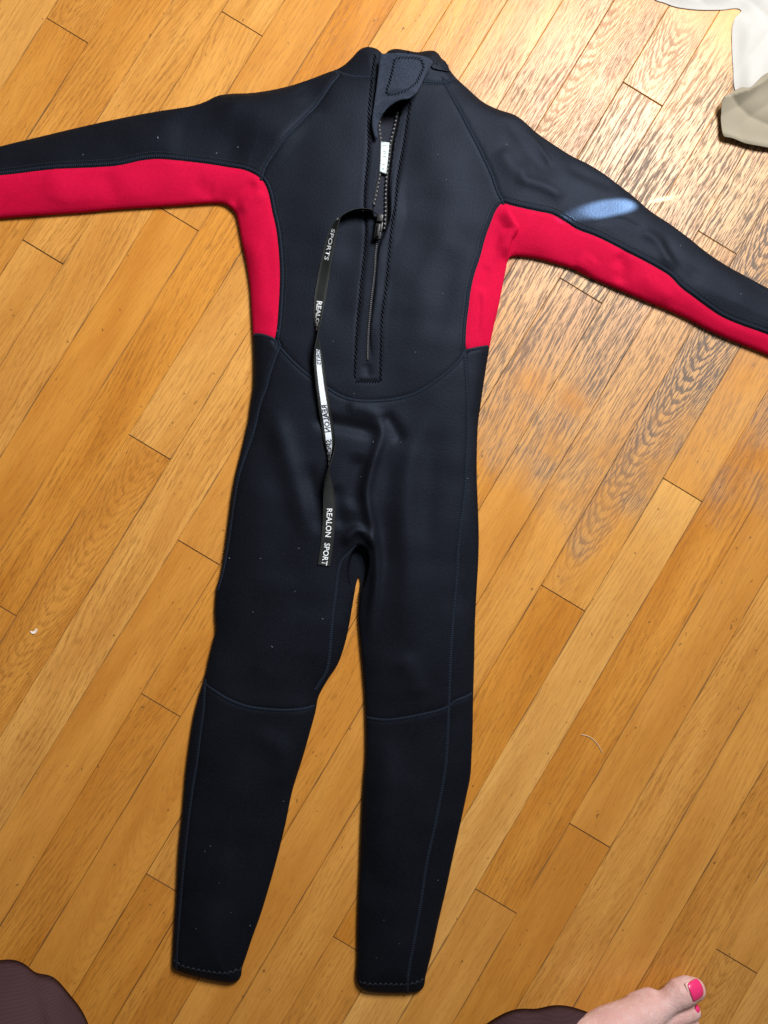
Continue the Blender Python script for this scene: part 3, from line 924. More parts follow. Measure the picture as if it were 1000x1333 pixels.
# ------------------------------------------------------------------ zigzag stitching
def stitches(name, lines, mat, parent, pitch, length, wid, ang, zf=None, lift=0.0002, thick=0.0007):
    zf = zf or H
    vs_, fs = [], []
    for P in lines:
        s = np.concatenate([[0], np.cumsum(np.linalg.norm(np.diff(P, axis=0), axis=1))])
        for k, a in enumerate(np.arange(pitch / 2, s[-1], pitch)):
            x = np.array([np.interp(a, s, P[:, 0]), np.interp(a, s, P[:, 1])])
            x2 = np.array([np.interp(a + 1e-4, s, P[:, 0]), np.interp(a + 1e-4, s, P[:, 1])])
            t = x2 - x; t /= max(np.linalg.norm(t), 1e-12)
            th = math.radians(ang) * (1 if not isinstance(ang, tuple) else 1)
            if mat == M['stitch_grey']: th *= (1 if k % 2 else -1)
            d = np.array([t[0] * math.cos(th) - t[1] * math.sin(th), t[0] * math.sin(th) + t[1] * math.cos(th)])
            n = np.array([-d[1], d[0]])
            L = length * (0.9 + 0.2 * rnd.random())
            q = [x - d * L / 2 - n * wid / 4, x + d * L / 2 - n * wid / 4, x + d * L / 2 + n * wid / 4, x - d * L / 2 + n * wid / 4, x - n * wid / 2, x + n * wid / 2]
            q = [q[0], q[4], q[1], q[2], q[5], q[3]]
            vs_.append((np.array(q), len(vs_)))
    Q = np.concatenate([v for v, _ in vs_])
    z = zf(Q)
    V = []
    for i in range(len(vs_)):
        b = len(V)
        for k in range(6):
            V.append((Q[i * 6 + k][0], Q[i * 6 + k][1], z[i * 6 + k] - 0.0006))
        for k in range(6):
            up = thick if k in (1, 4) else thick * 0.35
            V.append((Q[i * 6 + k][0], Q[i * 6 + k][1], z[i * 6 + k] + lift + up))
        for k in range(6):
            j = (k + 1) % 6
            fs.append((b + k, b + j, b + 6 + j, b + 6 + k))
        fs.append(tuple(b + 6 + k for k in range(6)))
    o = link(name, mesh_from(name, V, fs), mat, parent)
    o['kind'] = 'stuff'
    return o

zip_l = spline(pl([(489, 69), (486, 88), (483, 119), (480, 155), (480, 196), (477, 232), (475, 268), (477, 295), (475.5, 322), (470.5, 370), (466, 418), (463, 466), (462, 495)]), 2 * PXM)
zip_r = spline(pl([(534.5, 133.6), (531, 155), (525, 193.6), (518, 232), (514, 275), (511, 290), (507.6, 322), (503, 370), (497.3, 418), (495.8, 466), (495.6, 495)]), 2 * PXM)
zip_b = spline(pl([(463, 497), (479, 497.5), (495, 497)]), 2 * PXM)
stitches('zigzag_stitching', [zip_l, zip_r], M['stitch'], suit, 6.2 * PXM, 7.6 * PXM, 1.7 * PXM, 26)
stitches('zigzag_stitching', [zip_b], M['stitch'], suit, 3.6 * PXM, 6.0 * PXM, 2.0 * PXM, 50)
hem_l = spline(pl([(225, 1254), (246, 1260.5), (270, 1265), (290, 1267), (312, 1265)]), 2 * PXM)
hem_r = spline(pl([(468, 1281), (500, 1281.5), (528, 1282), (552, 1278.5)]), 2 * PXM)
for h_ in (hem_l, hem_r):
    stitches('hem_stitching', [h_], M['stitch_grey'], suit, 3.4 * PXM, 5.6 * PXM, 1.7 * PXM, 52)
# fine double stitching beside the red panels and the collar seam
for nm, o_ in (('red_left', 8.5), ('red_right', -8.5), ('collar', -3.5)):
    P = off_line(SEAMW[nm], o_ * PXM)
    ok = inside(P, SILC)
    i0, i1 = np.where(ok)[0][[0, -1]]
    stitches('edge_stitching', [P[i0:i1]], M['stitch_grey'], suit, 2.4 * PXM, 1.6 * PXM, 0.9 * PXM, 0, thick=0.0004)

# ------------------------------------------------------------------ the zip
zipper = empty('zipper')
zipper.parent = suit
def teeth(lines, pitch, a, b, lift):
    vs_, fs = [], []
    for P in lines:
        HP = H(P)
        s = np.concatenate([[0], np.cumsum(np.linalg.norm(np.diff(P, axis=0), axis=1))])
        for c in np.arange(pitch / 2, s[-1], pitch):
            x = np.array([np.interp(c, s, P[:, 0]), np.interp(c, s, P[:, 1])])
            x2 = np.array([np.interp(c + 1e-4, s, P[:, 0]), np.interp(c + 1e-4, s, P[:, 1])])
            t = x2 - x; t /= np.linalg.norm(t); n = np.array([-t[1], t[0]])
            z = np.interp(c, s, HP) + lift
            k = len(vs_)
            for (zz, sc) in ((-0.002, 1), (0.0006, 1), (0.0012, 0.6)):
                for (p_, q_) in ((-1, -1), (1, -1), (1, 1), (-1, 1)):
                    w = x + t * p_ * a / 2 * sc + n * q_ * b / 2 * sc
                    vs_.append((w[0], w[1], z + zz))
            for r in (0, 4):
                for i in range(4):
                    j = (i + 1) % 4
                    fs.append((k + r + i, k + r + j, k + r + 4 + j, k + r + 4 + i))
            fs.append((k + 8, k + 9, k + 10, k + 11))
    o = link('zipper_teeth', mesh_from('zipper_teeth', vs_, fs), M['teeth'], zipper)
    o['kind'] = 'stuff'
T_L = spline(pl([(497, 150), (494, 162), (496.3, 184), (496.3, 203), (495, 225), (490.8, 249), (486.5, 268)]), 2 * PXM)
T_R = spline(pl([(517.6, 143), (513, 167), (508.5, 184), (506, 208), (503.6, 227), (502, 256), (502, 274), (500.5, 298)]), 2 * PXM)
Z_C = spline(pl([(491, 316), (488.6, 333), (487.6, 353), (483, 394), (479.6, 430), (478.6, 452), (478.5, 470)]), 2 * PXM)
for P, w_ in ((T_L, 4.2), (off_line(T_R, 1.0 * PXM), 5.6)):
    ribbon('tape', P, w_ * PXM, 0.0022, M['tape'], zipper, clip=False)
ribbon('tape', Z_C, 4.6 * PXM, 0.0006, M['tape'], zipper, clip=False)
teeth([T_L, T_R], 5.6 * PXM, 2.5 * PXM, 2.4 * PXM, 0.0029)
teeth([Z_C], 2.6 * PXM, 1.2 * PXM, 1.8 * PXM, 0.0009)
# size label inside the back
lab = [(496, 185.5), (507, 187), (503.3, 227.5), (493.6, 225)]
def zl(Q): return H(Q) + 0.0012
lo_ = pad('size_label', spline(pl(lab), 30 * PXM, True) if False else pl(lab), lambda Q: np.full(len(Q), 0.0150), 0.0006, M['label'], suit, step=0.0016, spl=False)
lo_['label'] = 'pale size label showing through the open zip'
mv, mf = [], []
for (x, y, w_, h_) in ((501.4, 197.5, 4.6, 0.9), (501.2, 199.6, 4.0, 0.7), (501.0, 203.8, 4.4, 1.0), (499.6, 214.2, 3.8, 0.9), (499.2, 219.2, 2.6, 0.8), (498.9, 221.0, 2.2, 0.7), (502.2, 189.6, 8.0, 0.7)):
    b = len(mv)
    for dx, dy in ((-1, -1), (1, -1), (1, 1), (-1, 1)):
        q = at(x + dx * w_ / 2, y + dy * h_ / 2 + dx * 0.3, 0.0157)
        mv.append((q.x, q.y, 0.01585))
    mf.append((b, b + 3, b + 2, b + 1))
link('faint_print', mesh_from('faint_print', mv, mf, smooth=False), M['label_ink'], lo_)

def box_bm(bm, c, ax, ay, az, hx, hy, hz, bevel=0.0):
    m = Matrix((ax, ay, az)).transposed().to_4x4()
    m.translation = c
    r = bmesh.ops.create_cube(bm, size=2.0, matrix=m @ Matrix.Diagonal((hx, hy, hz, 1)))
    if bevel:
        es = list({e for v in r['verts'] for e in v.link_edges})
        bmesh.ops.bevel(bm, geom=es, offset=bevel, segments=2, affect='EDGES', profile=0.6)
def bm_obj(name, bm, mat, parent, smooth=True):
    me = bpy.data.meshes.new(name)
    bm.to_mesh(me); bm.free()
    if smooth: me.polygons.foreach_set('use_smooth', [True] * len(me.polygons))
    return link(name, me, mat, parent)
sc_ = at(492.5, 300, 0.024)
ax = (at(491, 312, 0.02) - at(495, 285, 0.02)).normalized()
ay = Vector((0, 0, 1)).cross(ax)
az = Vector((0, 0, 1))
bm = bmesh.new()
box_bm(bm, sc_, ax, ay, az, 0.0105, 0.0042, 0.0016, 0.0008)
box_bm(bm, sc_ + ax * -0.004 + ay * 0.0022, ax, ay, az, 0.0062, 0.0026, 0.0022, 0.0009)
bm_obj('slider', bm, M['slider'], zipper)
bm = bmesh.new()
box_bm(bm, sc_ + az * 0.0034 + ax * 0.001, ax, ay, az, 0.0075, 0.0019, 0.0011, 0.0007)
box_bm(bm, sc_ + az * 0.0036 + ax * -0.0135, ax, ay, az, 0.0045, 0.0036, 0.0009, 0.0006)
bm_obj('pull_tab', bm, M['slider'], zipper)

# ------------------------------------------------------------------ collar flap with its hook patch
FLAP = [(496, 70), (503, 69.5), (512, 70), (525, 71), (544, 73.6), (557, 77), (563.5, 82.5), (560, 89), (556, 96), (549.5, 109.6), (545, 119), (541, 127), (536, 131), (529.6, 135.2), (522, 135.5), (515, 137), (506, 141.5), (499, 148.5), (494, 157), (491.5, 166), (492, 178), (489, 180), (486, 173), (484, 160), (486, 140), (489.5, 116), (492, 95), (494, 78)]
FLAPW = pl(FLAP, 0.024)
tipW = pl([(534, 133)], 0.024)[0]
ctrW = pl([(522, 98)], 0.024)[0]
crease = spline(pl([(486, 138), (500, 127), (515, 126), (535, 130)], 0.024), 3 * PXM)
rimW = spline(pl([(500, 148), (512, 139), (522, 136), (531, 135), (540, 128)], 0.024), 3 * PXM)
def flap_base(Q):
    d1 = np.linalg.norm(Q - tipW, axis=1)
    d2, _, _ = seg_dist(Q, crease)
    d3, _, _ = seg_dist(Q, rimW)
    hin = np.clip((Q[:, 0] - pl([(492, 90)])[0][0]) / 0.03, 0, 1)
    z = 0.0205 + 0.004 * sstep(hin)
    z += 0.0055 * np.exp(-(d1 / 0.016) ** 2) + 0.0030 * np.exp(-(d3 / 0.006) ** 2) - 0.0024 * np.exp(-(d2 / 0.0055) ** 2)
    return z
flap = pad('collar_flap', FLAPW, flap_base, 0.0036, M['flap'], suit, step=0.0017, edge_r=0.0019)
flap['label'] = 'loose dark grey collar flap with a stitched fastening patch'
VEL = [(514, 77), (534, 76.5), (548, 79.5), (551, 89), (547, 99), (541.5, 109.6), (531, 119), (516, 122.5), (504, 120), (507.5, 106), (511.5, 90)]
stitches('flap_stitching', [spline(np.vstack([pl(VEL, 0.026), pl(VEL[:1], 0.026)]), 2 * PXM)], M['stitch_soft'], flap, 4.2 * PXM, 5.0 * PXM, 1.5 * PXM, 42, zf=lambda Q: flap_base(Q) + 0.0036)
VP = [(562, 74), (574, 73), (584, 77), (586, 88), (575, 89.5), (562, 87)]
vpo = pad('fastening_patch', pl(VP, 0.018), lambda Q: H(Q) - 0.0005, 0.0024, M['flap'], suit, step=0.0013, edge_r=0.0008)
vpo.data.materials[0] = M['black']
# rough loops on that patch
rp = []
for _ in range(70):
    rp.append((563 + 21 * rnd.random(), 75 + 12 * rnd.random()))
stitches('fastening_loops', [pl([(a, b), (a + rnd.uniform(-2, 2), b + rnd.uniform(-2, 2))], 0.018) for a, b in rp], M['stitch_grey'], vpo, 0.9 * PXM, 1.6 * PXM, 0.6 * PXM, 35, zf=lambda Q: H(Q) + 0.0016)
ribbon('seam', spline(pl([(531.5, 60.5), (532.2, 66), (533, 74)]), 1.5 * PXM), 2.0 * PXM, 0.0003, M['stitch'], suit)

# ------------------------------------------------------------------ pull strap: a flat woven tape with two twists
WS = 16.0 * PXM
ST = [  # x, y, tilt of the tape about its own length in degrees
 (497, 283, 78), (491, 277.5, 74), (484, 275, 72), (476, 274, 74), (467, 274.5, 76), (458, 277, 78), (449, 281, 77), (441.5, 286, 70), (437, 294, 52), (433.5, 304, 40), (430.5, 315, 36), (427.5, 328, 34), (425, 339, 32), (422.5, 352, 22), (420, 366, 16),
 (417.5, 380, 16), (416.2, 392, 24), (415, 404, 36), (414.2, 414, 46), (413.6, 424, 62), (413.6, 433, 78), (414, 442, 95), (414, 452, 112), (414.2, 462, 128), (415, 474, 140), (416.6, 488, 146), (418.5, 504, 150), (421, 520, 158), (423.5, 538, 166), (426, 554, 172), (428, 568, 186), (429.5, 582, 214), (429.6, 594, 240), (429, 604, 258), (428.4, 614, 276),
 (428, 626, 300), (428, 640, 326), (428.4, 655, 345), (428.4, 671, 356), (427.4, 688, 362), (426, 705, 362), (423.6, 722, 358), (421.5, 736, 357)]
st_xy = spline(pl([(a, b) for a, b, _ in ST], 0.024), 1.6 * PXM)
raw = pl([(a, b) for a, b, _ in ST], 0.024)
_, praw, _ = seg_dist(raw, st_xy)
st_s = np.concatenate([[0], np.cumsum(np.linalg.norm(np.diff(st_xy, axis=0), axis=1))])
st_phi = np.interp(st_s / st_s[-1], praw, np.radians([c for _, _, c in ST]))
st_T = np.gradient(st_xy, axis=0); st_T /= np.linalg.norm(st_T, axis=1, keepdims=True)
st_N = np.stack([-st_T[:, 1], st_T[:, 0]], 1)       # left of travel; travel runs down the photo, so this points to its right
st_z = H(st_xy) + 0.0009 + np.abs(np.sin(st_phi)) * WS / 2
k_ = np.ones(9) / 9
st_z = np.maximum(np.convolve(np.pad(st_z, 4, mode='edge'), k_, 'valid'), st_z)
def strap_at(s, v):
    """s along, v = -1..1 across (in the tape's own frame); returns the point and the tape normal"""
    x = np.interp(s, st_s, st_xy[:, 0]); y = np.interp(s, st_s, st_xy[:, 1]); z = np.interp(s, st_s, st_z); ph = np.interp(s, st_s, st_phi)
    nx = np.interp(s, st_s, st_N[:, 0]); ny = np.interp(s, st_s, st_N[:, 1])
    a = np.array([nx * math.cos(ph), ny * math.cos(ph), math.sin(ph)])
    n = np.array([-nx * math.sin(ph), -ny * math.sin(ph), math.cos(ph)])
    return np.array([x, y, z]) + a * v * WS / 2, n
def strap_strip(name, s0, s1, v0, v1, off, mat, parent, both=False, nv=4, ds=1.6 * PXM):
    S = np.linspace(s0, s1, max(3, int((s1 - s0) / ds)))
    vs_, fs = [], []
    sides = (1, -1) if both else (1 if off > 0 else -1,)
    for sg in sides:
        b = len(vs_)
        for s in S:
            for k in range(nv + 1):
                p_, n_ = strap_at(s, v0 + (v1 - v0) * k / nv)
                vs_.append(p_ + n_ * abs(off) * sg)
        for i in range(len(S) - 1):
            for k in range(nv):
                f = (b + i * (nv + 1) + k, b + i * (nv + 1) + k + 1, b + (i + 1) * (nv + 1) + k + 1, b + (i + 1) * (nv + 1) + k)
                fs.append(f if sg < 0 else tuple(reversed(f)))
    if both:
        m = len(S) * (nv + 1)
        for i in range(len(S) - 1):
            for k in (0, nv):
                a, c = i * (nv + 1) + k, (i + 1) * (nv + 1) + k
                fs.append((a, c, m + c, m + a))
        for i in (0, len(S) - 1):
            for k in range(nv):
                a = i * (nv + 1) + k
                fs.append((a, a + 1, m + a + 1, m + a))
    return link(name, mesh_from(name, vs_, fs), mat, parent)
strap = strap_strip('pull_strap', 0, st_s[-1], -1, 1, 0.00045, M['web'], suit, both=True)
strap['label'] = 'narrow twisted black pull strap with white lettering'
def s_at(x, y):
    _, t, _ = seg_dist(pl([(x, y)], 0.024), st_xy)
    return float(t[0] * st_s[-1])
dg = bpy.context.evaluated_depsgraph_get()
def lettering(text, s0, s1, v0, v1, side, mat, bold=0.0, shear=0.0, res=2):
    cu = bpy.data.curves.new('lettering', 'FONT')
    cu.body = text; cu.size = 1.0; cu.offset = bold; cu.shear = shear; cu.resolution_u = res
    to = bpy.data.objects.new('lettering_tmp', cu)
    COL.objects.link(to)
    bpy.context.view_layer.update()
    me = bpy.data.meshes.new_from_object(to.evaluated_get(bpy.context.evaluated_depsgraph_get()))
    bpy.data.objects.remove(to, do_unlink=True)
    bm = bmesh.new(); bm.from_mesh(me)
    bmesh.ops.triangulate(bm, faces=bm.faces[:])
    co = np.array([v.co[:2] for v in bm.verts])
    lo, hi = co.min(0), co.max(0)
    for v, c in zip(bm.verts, co):
        u = (c - lo) / (hi - lo)
        p_, n_ = strap_at(s0 + (s1 - s0) * u[0], v0 + (v1 - v0) * u[1])
        v.co = p_ + n_ * 0.00075 * side
    bm.to_mesh(me); bm.free()
    o = link('lettering', me, None, strap)
    me.materials.clear(); me.materials.append(mat)
    return o
lettering('SPORTS', s_at(431.5, 298), s_at(424.5, 339), -0.42, 0.45, 1, M['print_white'], 0.004, 0.18)
lettering('RS', s_at(446, 283), s_at(439.5, 289), -0.4, 0.5, 1, M['print_white'], 0.02, 0.15)
lettering('REALON', s_at(417, 391), s_at(413.5, 431), -0.50, 0.55, 1, M['print_white'], 0.035, 0.15)
strap_strip('woven_band', s_at(414, 456), s_at(429.2, 606), -0.46, 0.52, -0.0006, M['woven'], strap, nv=2)
lettering('SPORTS', s_at(413.9, 449), s_at(414.9, 475), -0.40, 0.46, -1, M['print_black'], 0.02, 0.0)
lettering('REALON', s_at(421.6, 527), s_at(426.8, 562), -0.44, 0.50, -1, M['print_black'], 0.03, 0.0)
lettering('SPORT', s_at(428, 572), s_at(429.2, 604), -0.44, 0.50, -1, M['print_black'], 0.02, 0.0)
lettering('REALON', s_at(428.4, 662), s_at(426.2, 699), -0.42, 0.50, 1, M['print_white'], 0.012, 0.0)
lettering('SPORT', s_at(425.0, 707), s_at(421.8, 736), -0.42, 0.50, 1, M['print_white'], 0.012, 0.0)

# lint caught on the suit
LINT = [(107, 200, 1.0), (205, 178, 1.6), (281, 197, 1.2), (309, 189, 1), (660, 187, 1.1), (570, 201, .8), (581, 234, .8), (889, 317, .9), (967, 381, 1), (577, 381, .8), (434, 444, .8), (461, 512, .8), (486, 575, .9), (297, 727, 1.1), (339, 727, .9), (389, 714, .9), (420, 806, 1.1),
        (384, 770, .7), (329, 797, .7), (354, 842, 1.2), (273, 1103, .8), (266, 1110, .7), (324, 1211, 1), (368, 1047, .7), (610, 622, .9), (612, 560, 1.0), (571, 1150, .8), (361, 430, 1.3), (541, 458, .7), (470, 620, .6), (522, 575, .6), (300, 1190, .6), (285, 1150, .6), (255, 1210, .6), (500, 1200, .6), (490, 1250, .6), (520, 1230, .6)]
vs_, fs = [], []
LQ = pl([(x, y) for x, y, _ in LINT], 0.02)
LZ = H(LQ)
for (x, y, r), q, z in zip(LINT, LQ, LZ):
    b = len(vs_)
    r *= 0.00062
    a = rnd.uniform(0, 6.28)
    for (p_, w_, zz) in ((1.7, 0, 0), (0, 0.8, 0), (-1.3, 0, 0), (0, -0.7, 0), (0, 0, 0.8)):
        vs_.append((q[0] + r * (p_ * math.cos(a) - w_ * math.sin(a)), q[1] + r * (p_ * math.sin(a) + w_ * math.cos(a)), z + 0.0004 + r * zz))
    for i in range(4): fs.append((b + i, b + (i + 1) % 4, b + 4))
lint = link('lint', mesh_from('lint', vs_, fs), M['lint'], suit)
lint['kind'] = 'stuff'

# ================================================================== the cloth in the far corner
cl = empty('linen_cloth', at(1000, 90))
tag(cl, 'crumpled white linen cloth with a tan corner turned up, in the sunlight', 'cloth')
def keep(o, par):
    o.parent = par
    o.matrix_parent_inverse = par.matrix_basis.inverted()
    return o
def cloth_base(Q):
    x, y = Q[:, 0], Q[:, 1]
    d, _, _ = seg_dist(Q, SHEETW, True)
    k = np.abs(np.sin(52 * x + 31 * y + 1.1 * np.sin(38 * y))) ** 0.7 + 0.8 * np.abs(np.sin(-47 * x + 66 * y + 0.9 * np.sin(44 * x + 1))) ** 0.7
    return 0.0003 + 0.0032 * k * sstep(d / 0.02)
SHEET = [(852, -3), (866, 2.5), (880, 7.5), (910, 11.5), (940, 11.5), (962, 10), (966, 13), (958, 22.5), (954.5, 33), (954, 62), (955.5, 90), (957, 112), (964, 130), (990, 150), (1040, 160), (1120, 140), (1180, 60), (1190, -60), (1120, -160), (980, -180), (870, -120), (835, -40)]
SHEETW = spline(pl(SHEET, 0.003), 0.0025, True)
keep(pad('sheet', pl(SHEET, 0.003), cloth_base, 0.0010, M['linen'], None, step=0.0035, edge_r=0.0006, ground=True), cl)
FOLD = [(941.5, 127.5), (949, 122), (958, 116), (967.5, 112), (975, 114.5), (984, 107), (993, 98), (1003, 92), (1060, 70), (1120, 90), (1130, 160), (1060, 196), (1003, 188), (985, 185), (975, 182.5), (957.5, 176.5), (945.5, 173), (943, 160), (942.2, 145)]
fa = pl([(941, 150)], 0.01)[0]
ridge = spline(pl([(941, 128), (975, 118), (1010, 96)], 0.01), 0.004)
ridge2 = spline(pl([(950, 125), (985, 150), (1030, 165)], 0.01), 0.004)
ridge3 = spline(pl([(944, 172), (985, 184), (1040, 190)], 0.01), 0.004)
def fold_base(Q):
    d, _, _ = seg_dist(Q, ridge); d2, _, _ = seg_dist(Q, ridge2); d3, _, _ = seg_dist(Q, ridge3)
    k = np.abs(np.sin(95 * Q[:, 0] - 60 * Q[:, 1] + 1.2 * np.sin(80 * Q[:, 1])))
    return 0.0035 + 0.012 * np.exp(-d / 0.012) - 0.004 * np.exp(-d2 / 0.008) + 0.003 * np.exp(-d3 / 0.006) + 0.0012 * k
keep(pad('turned_up_corner', pl(FOLD, 0.014), fold_base, 0.0009, M['tan'], None, step=0.0022, edge_r=0.0004), cl)

# ================================================================== the person
def tube_bm(bm, chain, seg=20):
    """closed tube with round ends through (position, radius) pairs"""
    pts = [Vector(p_) for p_, _ in chain]; rs = [r for _, r in chain]
    rings = []
    def ring(c, t, r):
        a = t.orthogonal().normalized(); b_ = t.cross(a)
        return [bm.verts.new(c + (a * math.cos(2 * math.pi * i / seg) + b_ * math.sin(2 * math.pi * i / seg)) * r) for i in range(seg)]
    # consistent frames
    ts = []
    for i in range(len(pts)):
        t = (pts[min(i + 1, len(pts) - 1)] - pts[max(i - 1, 0)]).normalized(); ts.append(t)
    a = ts[0].orthogonal().normalized()
    def ring2(c, t, r, a):
        b_ = t.cross(a).normalized(); a2 = b_.cross(t).normalized()
        return [bm.verts.new(c + (a2 * math.cos(2 * math.pi * i / seg) + b_ * math.sin(2 * math.pi * i / seg)) * r) for i in range(seg)]
    for k in range(5):
        th = math.pi / 2 * (k + 0.35) / 5.35
        rings.append(ring2(pts[0] - ts[0] * rs[0] * math.cos(th), ts[0], rs[0] * math.sin(th), a))
    for i in range(len(pts)):
        rings.append(ring2(pts[i], ts[i], rs[i], a))
    for k in range(4, -1, -1):
        th = math.pi / 2 * (k + 0.35) / 5.35
        rings.append(ring2(pts[-1] + ts[-1] * rs[-1] * math.cos(th), ts[-1], rs[-1] * math.sin(th), a))
    for r0, r1 in zip(rings, rings[1:]):
        for i in range(seg):
            j = (i + 1) % seg
            bm.faces.new((r0[i], r0[j], r1[j], r1[i]))
    bm.faces.new(list(reversed(rings[0]))); bm.faces.new(rings[-1])

def Pz(x, y, z): return tuple(at(x, y, z))
bm = bmesh.new()
def chain(*pts): tube_bm(bm, [(Pz(x, y, z * MM), r * MM) for x, y, z, r in pts])
# right foot, turned outwards
chain((838, 1322, 24, 20), (856, 1312, 23.5, 16.5), (870, 1304, 23, 13.6), (884, 1293.5, 21, 16.2), (897, 1288.5, 18, 15.6), (903.5, 1288, 16.5, 13.2))
chain((830, 1313, 21, 17), (846, 1308.5, 20, 18.2))
chain((845, 1336, 25, 14), (870, 1329, 25, 10.6), (890, 1322.5, 20, 9.6), (903, 1317.5, 13, 8.8))
chain((842, 1352, 24, 13.5), (868, 1346, 25, 10.6), (890, 1340, 19, 9.4), (902, 1336, 12.5, 8.4))
chain((838, 1368, 22, 13), (862, 1364, 22, 10), (882, 1359, 16, 8.8), (892, 1356, 11, 8))
chain((830, 1384, 20, 13), (852, 1382, 17, 9.5), (868, 1378, 13, 8), (876, 1376, 10, 7.5))
chain((742, 1392, 62, 32), (765, 1366, 52, 30), (795, 1342, 39, 26), (822, 1328, 32, 22.5), (842, 1318, 27, 20.5))
chain((740, 1396, 48, 32), (775, 1378, 34, 26), (808, 1362, 28, 21), (838, 1350, 24, 18))
chain((735, 1405, 30, 28), (790, 1392, 22, 21), (830, 1378, 20, 17))
chain((690, 1398, 27, 27), (712, 1396, 34, 31), (735, 1394, 48, 32))
ank_r = at(716, 1392, 0.03) + Vector((0.004, 0.0, 0.05))
ank_l = at(-6, 1372, 0.03) + Vector((0, 0, 0.05))
knee_r, knee_l = Vector((0.19, -0.80, 0.44)), Vector((-0.36, -0.80, 0.44))
hip_r, hip_l = Vector((0.02, -1.02, 0.82)), Vector((-0.18, -1.02, 0.82))
for a_, k_n, h_n in ((ank_r, knee_r, hip_r), (ank_l, knee_l, hip_l)):
    tube_bm(bm, [(a_ - Vector((0, 0, 0.03)), 0.036), (a_ + (k_n - a_) * 0.12, 0.036), (a_ + (k_n - a_) * 0.6, 0.054), (k_n, 0.055), (k_n + (h_n - k_n) * 0.5, 0.070), (h_n, 0.085)])
tube_bm(bm, [((-0.20, -1.02, 0.86), 0.10), ((-0.08, -1.02, 0.90), 0.125), ((0.04, -1.02, 0.86), 0.10)])
# left foot, under the trouser leg and pointing out of the picture
for dx_, dy_, r_ in ((-0.16, -0.02, 0.020), (-0.155, -0.055, 0.017), (-0.145, -0.085, 0.015)):
    tube_bm(bm, [(ank_l - Vector((0, 0, 0.04)), 0.034), ((ank_l.x + dx_ * 0.6, ank_l.y + dy_ * 0.7, 0.03), 0.026), ((ank_l.x + dx_ * 1.05, ank_l.y + dy_, 0.02), r_)])
me = bpy.data.meshes.new('person_raw')
bm.to_mesh(me); bm.free()
tmp = bpy.data.objects.new('person_raw', me); COL.objects.link(tmp)
md = tmp.modifiers.new('r', 'REMESH'); md.mode = 'VOXEL'; md.voxel_size = 0.0023
md2 = tmp.modifiers.new('s', 'SMOOTH'); md2.iterations = 4; md2.factor = 0.5
bpy.context.view_layer.update()
me2 = bpy.data.meshes.new_from_object(tmp.evaluated_get(bpy.context.evaluated_depsgraph_get()))
bpy.data.objects.remove(tmp, do_unlink=True)
me2.polygons.foreach_set('use_smooth', [True] * len(me2.polygons))
# nothing of the foot sinks into the floor
for v in me2.vertices:
    if v.co.z < 0.0006: v.co.z = 0.0006
person = link('person', me2, M['skin'])
me2.materials.clear(); me2.materials.append(M['skin'])
tag(person, 'person in loose brown trousers, one bare foot with pink toenails turned outwards', 'person')

# toenails: curved plates laid on the toe tips
def toenail(x, y, z, ux, uy, ln, wd, tilt, roll, rad, mat):
    c = at(x, y, z)
    f = (at(x + ux, y + uy, z) - c).normalized()
    s_ = Vector((0, 0, 1)).cross(f).normalized()
    f = (f * math.cos(tilt) - Vector((0, 0, 1)) * math.sin(tilt)).normalized()
    up = f.cross(s_).normalized()
    s_, up = (s_ * math.cos(roll) + up * math.sin(roll)).normalized(), (up * math.cos(roll) - s_ * math.sin(roll)).normalized()
    vs_, fs = [], []
    nu, nv = 12, 12
    for lay in (0, 1):
        for i in range(nu + 1):
            for j in range(nv + 1):
                a, b = -1 + 2 * i / nu, -1 + 2 * j / nv
                # rounded rectangle outline
                aa, bb = a * math.sqrt(1 - 0.30 * b * b), b * math.sqrt(1 - 0.22 * a * a)
                th = bb * wd / 2 / rad
                p_ = c + f * aa * ln / 2 + s_ * rad * math.sin(th) + up * (rad * (math.cos(th) - 1) - 0.0012 * aa * aa - lay * 0.0012)
                vs_.append(p_)
    n1 = (nu + 1) * (nv + 1)
    for lay in (0, 1):
        for i in range(nu):
            for j in range(nv):
                q = (i * (nv + 1) + j, (i + 1) * (nv + 1) + j, (i + 1) * (nv + 1) + j + 1, i * (nv + 1) + j + 1)
                q = tuple(k + lay * n1 for k in q)
                fs.append(q if lay == 0 else tuple(reversed(q)))
    rim = [i * (nv + 1) for i in range(nu)] + [nu * (nv + 1) + j for j in range(nv)] + [i * (nv + 1) + nv for i in range(nu, 0, -1)] + [j for j in range(nv, 0, -1)]
    for i in range(len(rim)):
        a, b = rim[i], rim[(i + 1) % len(rim)]
        fs.append((b, a, a + n1, b + n1))
    o = link('toenail', mesh_from('toenail', vs_, fs), mat, person)
    return o
toenail(908.5, 1290.0, 0.0332, 18, -4, 0.0185, 0.0225, 0.42, -0.22, 0.0155, M['polish'])
toenail(899.8, 1290.8, 0.0336, 18, -4, 0.0070, 0.0190, 0.25, -0.22, 0.0155, M['nail'])
toenail(910.5, 1314.5, 0.0185, 18, -5, 0.0085, 0.0095, 0.85, -0.1, 0.0075, M['polish'])
toenail(909.0, 1335.0, 0.0165, 18, -5, 0.0080, 0.0090, 0.85, -0.1, 0.0072, M['polish'])

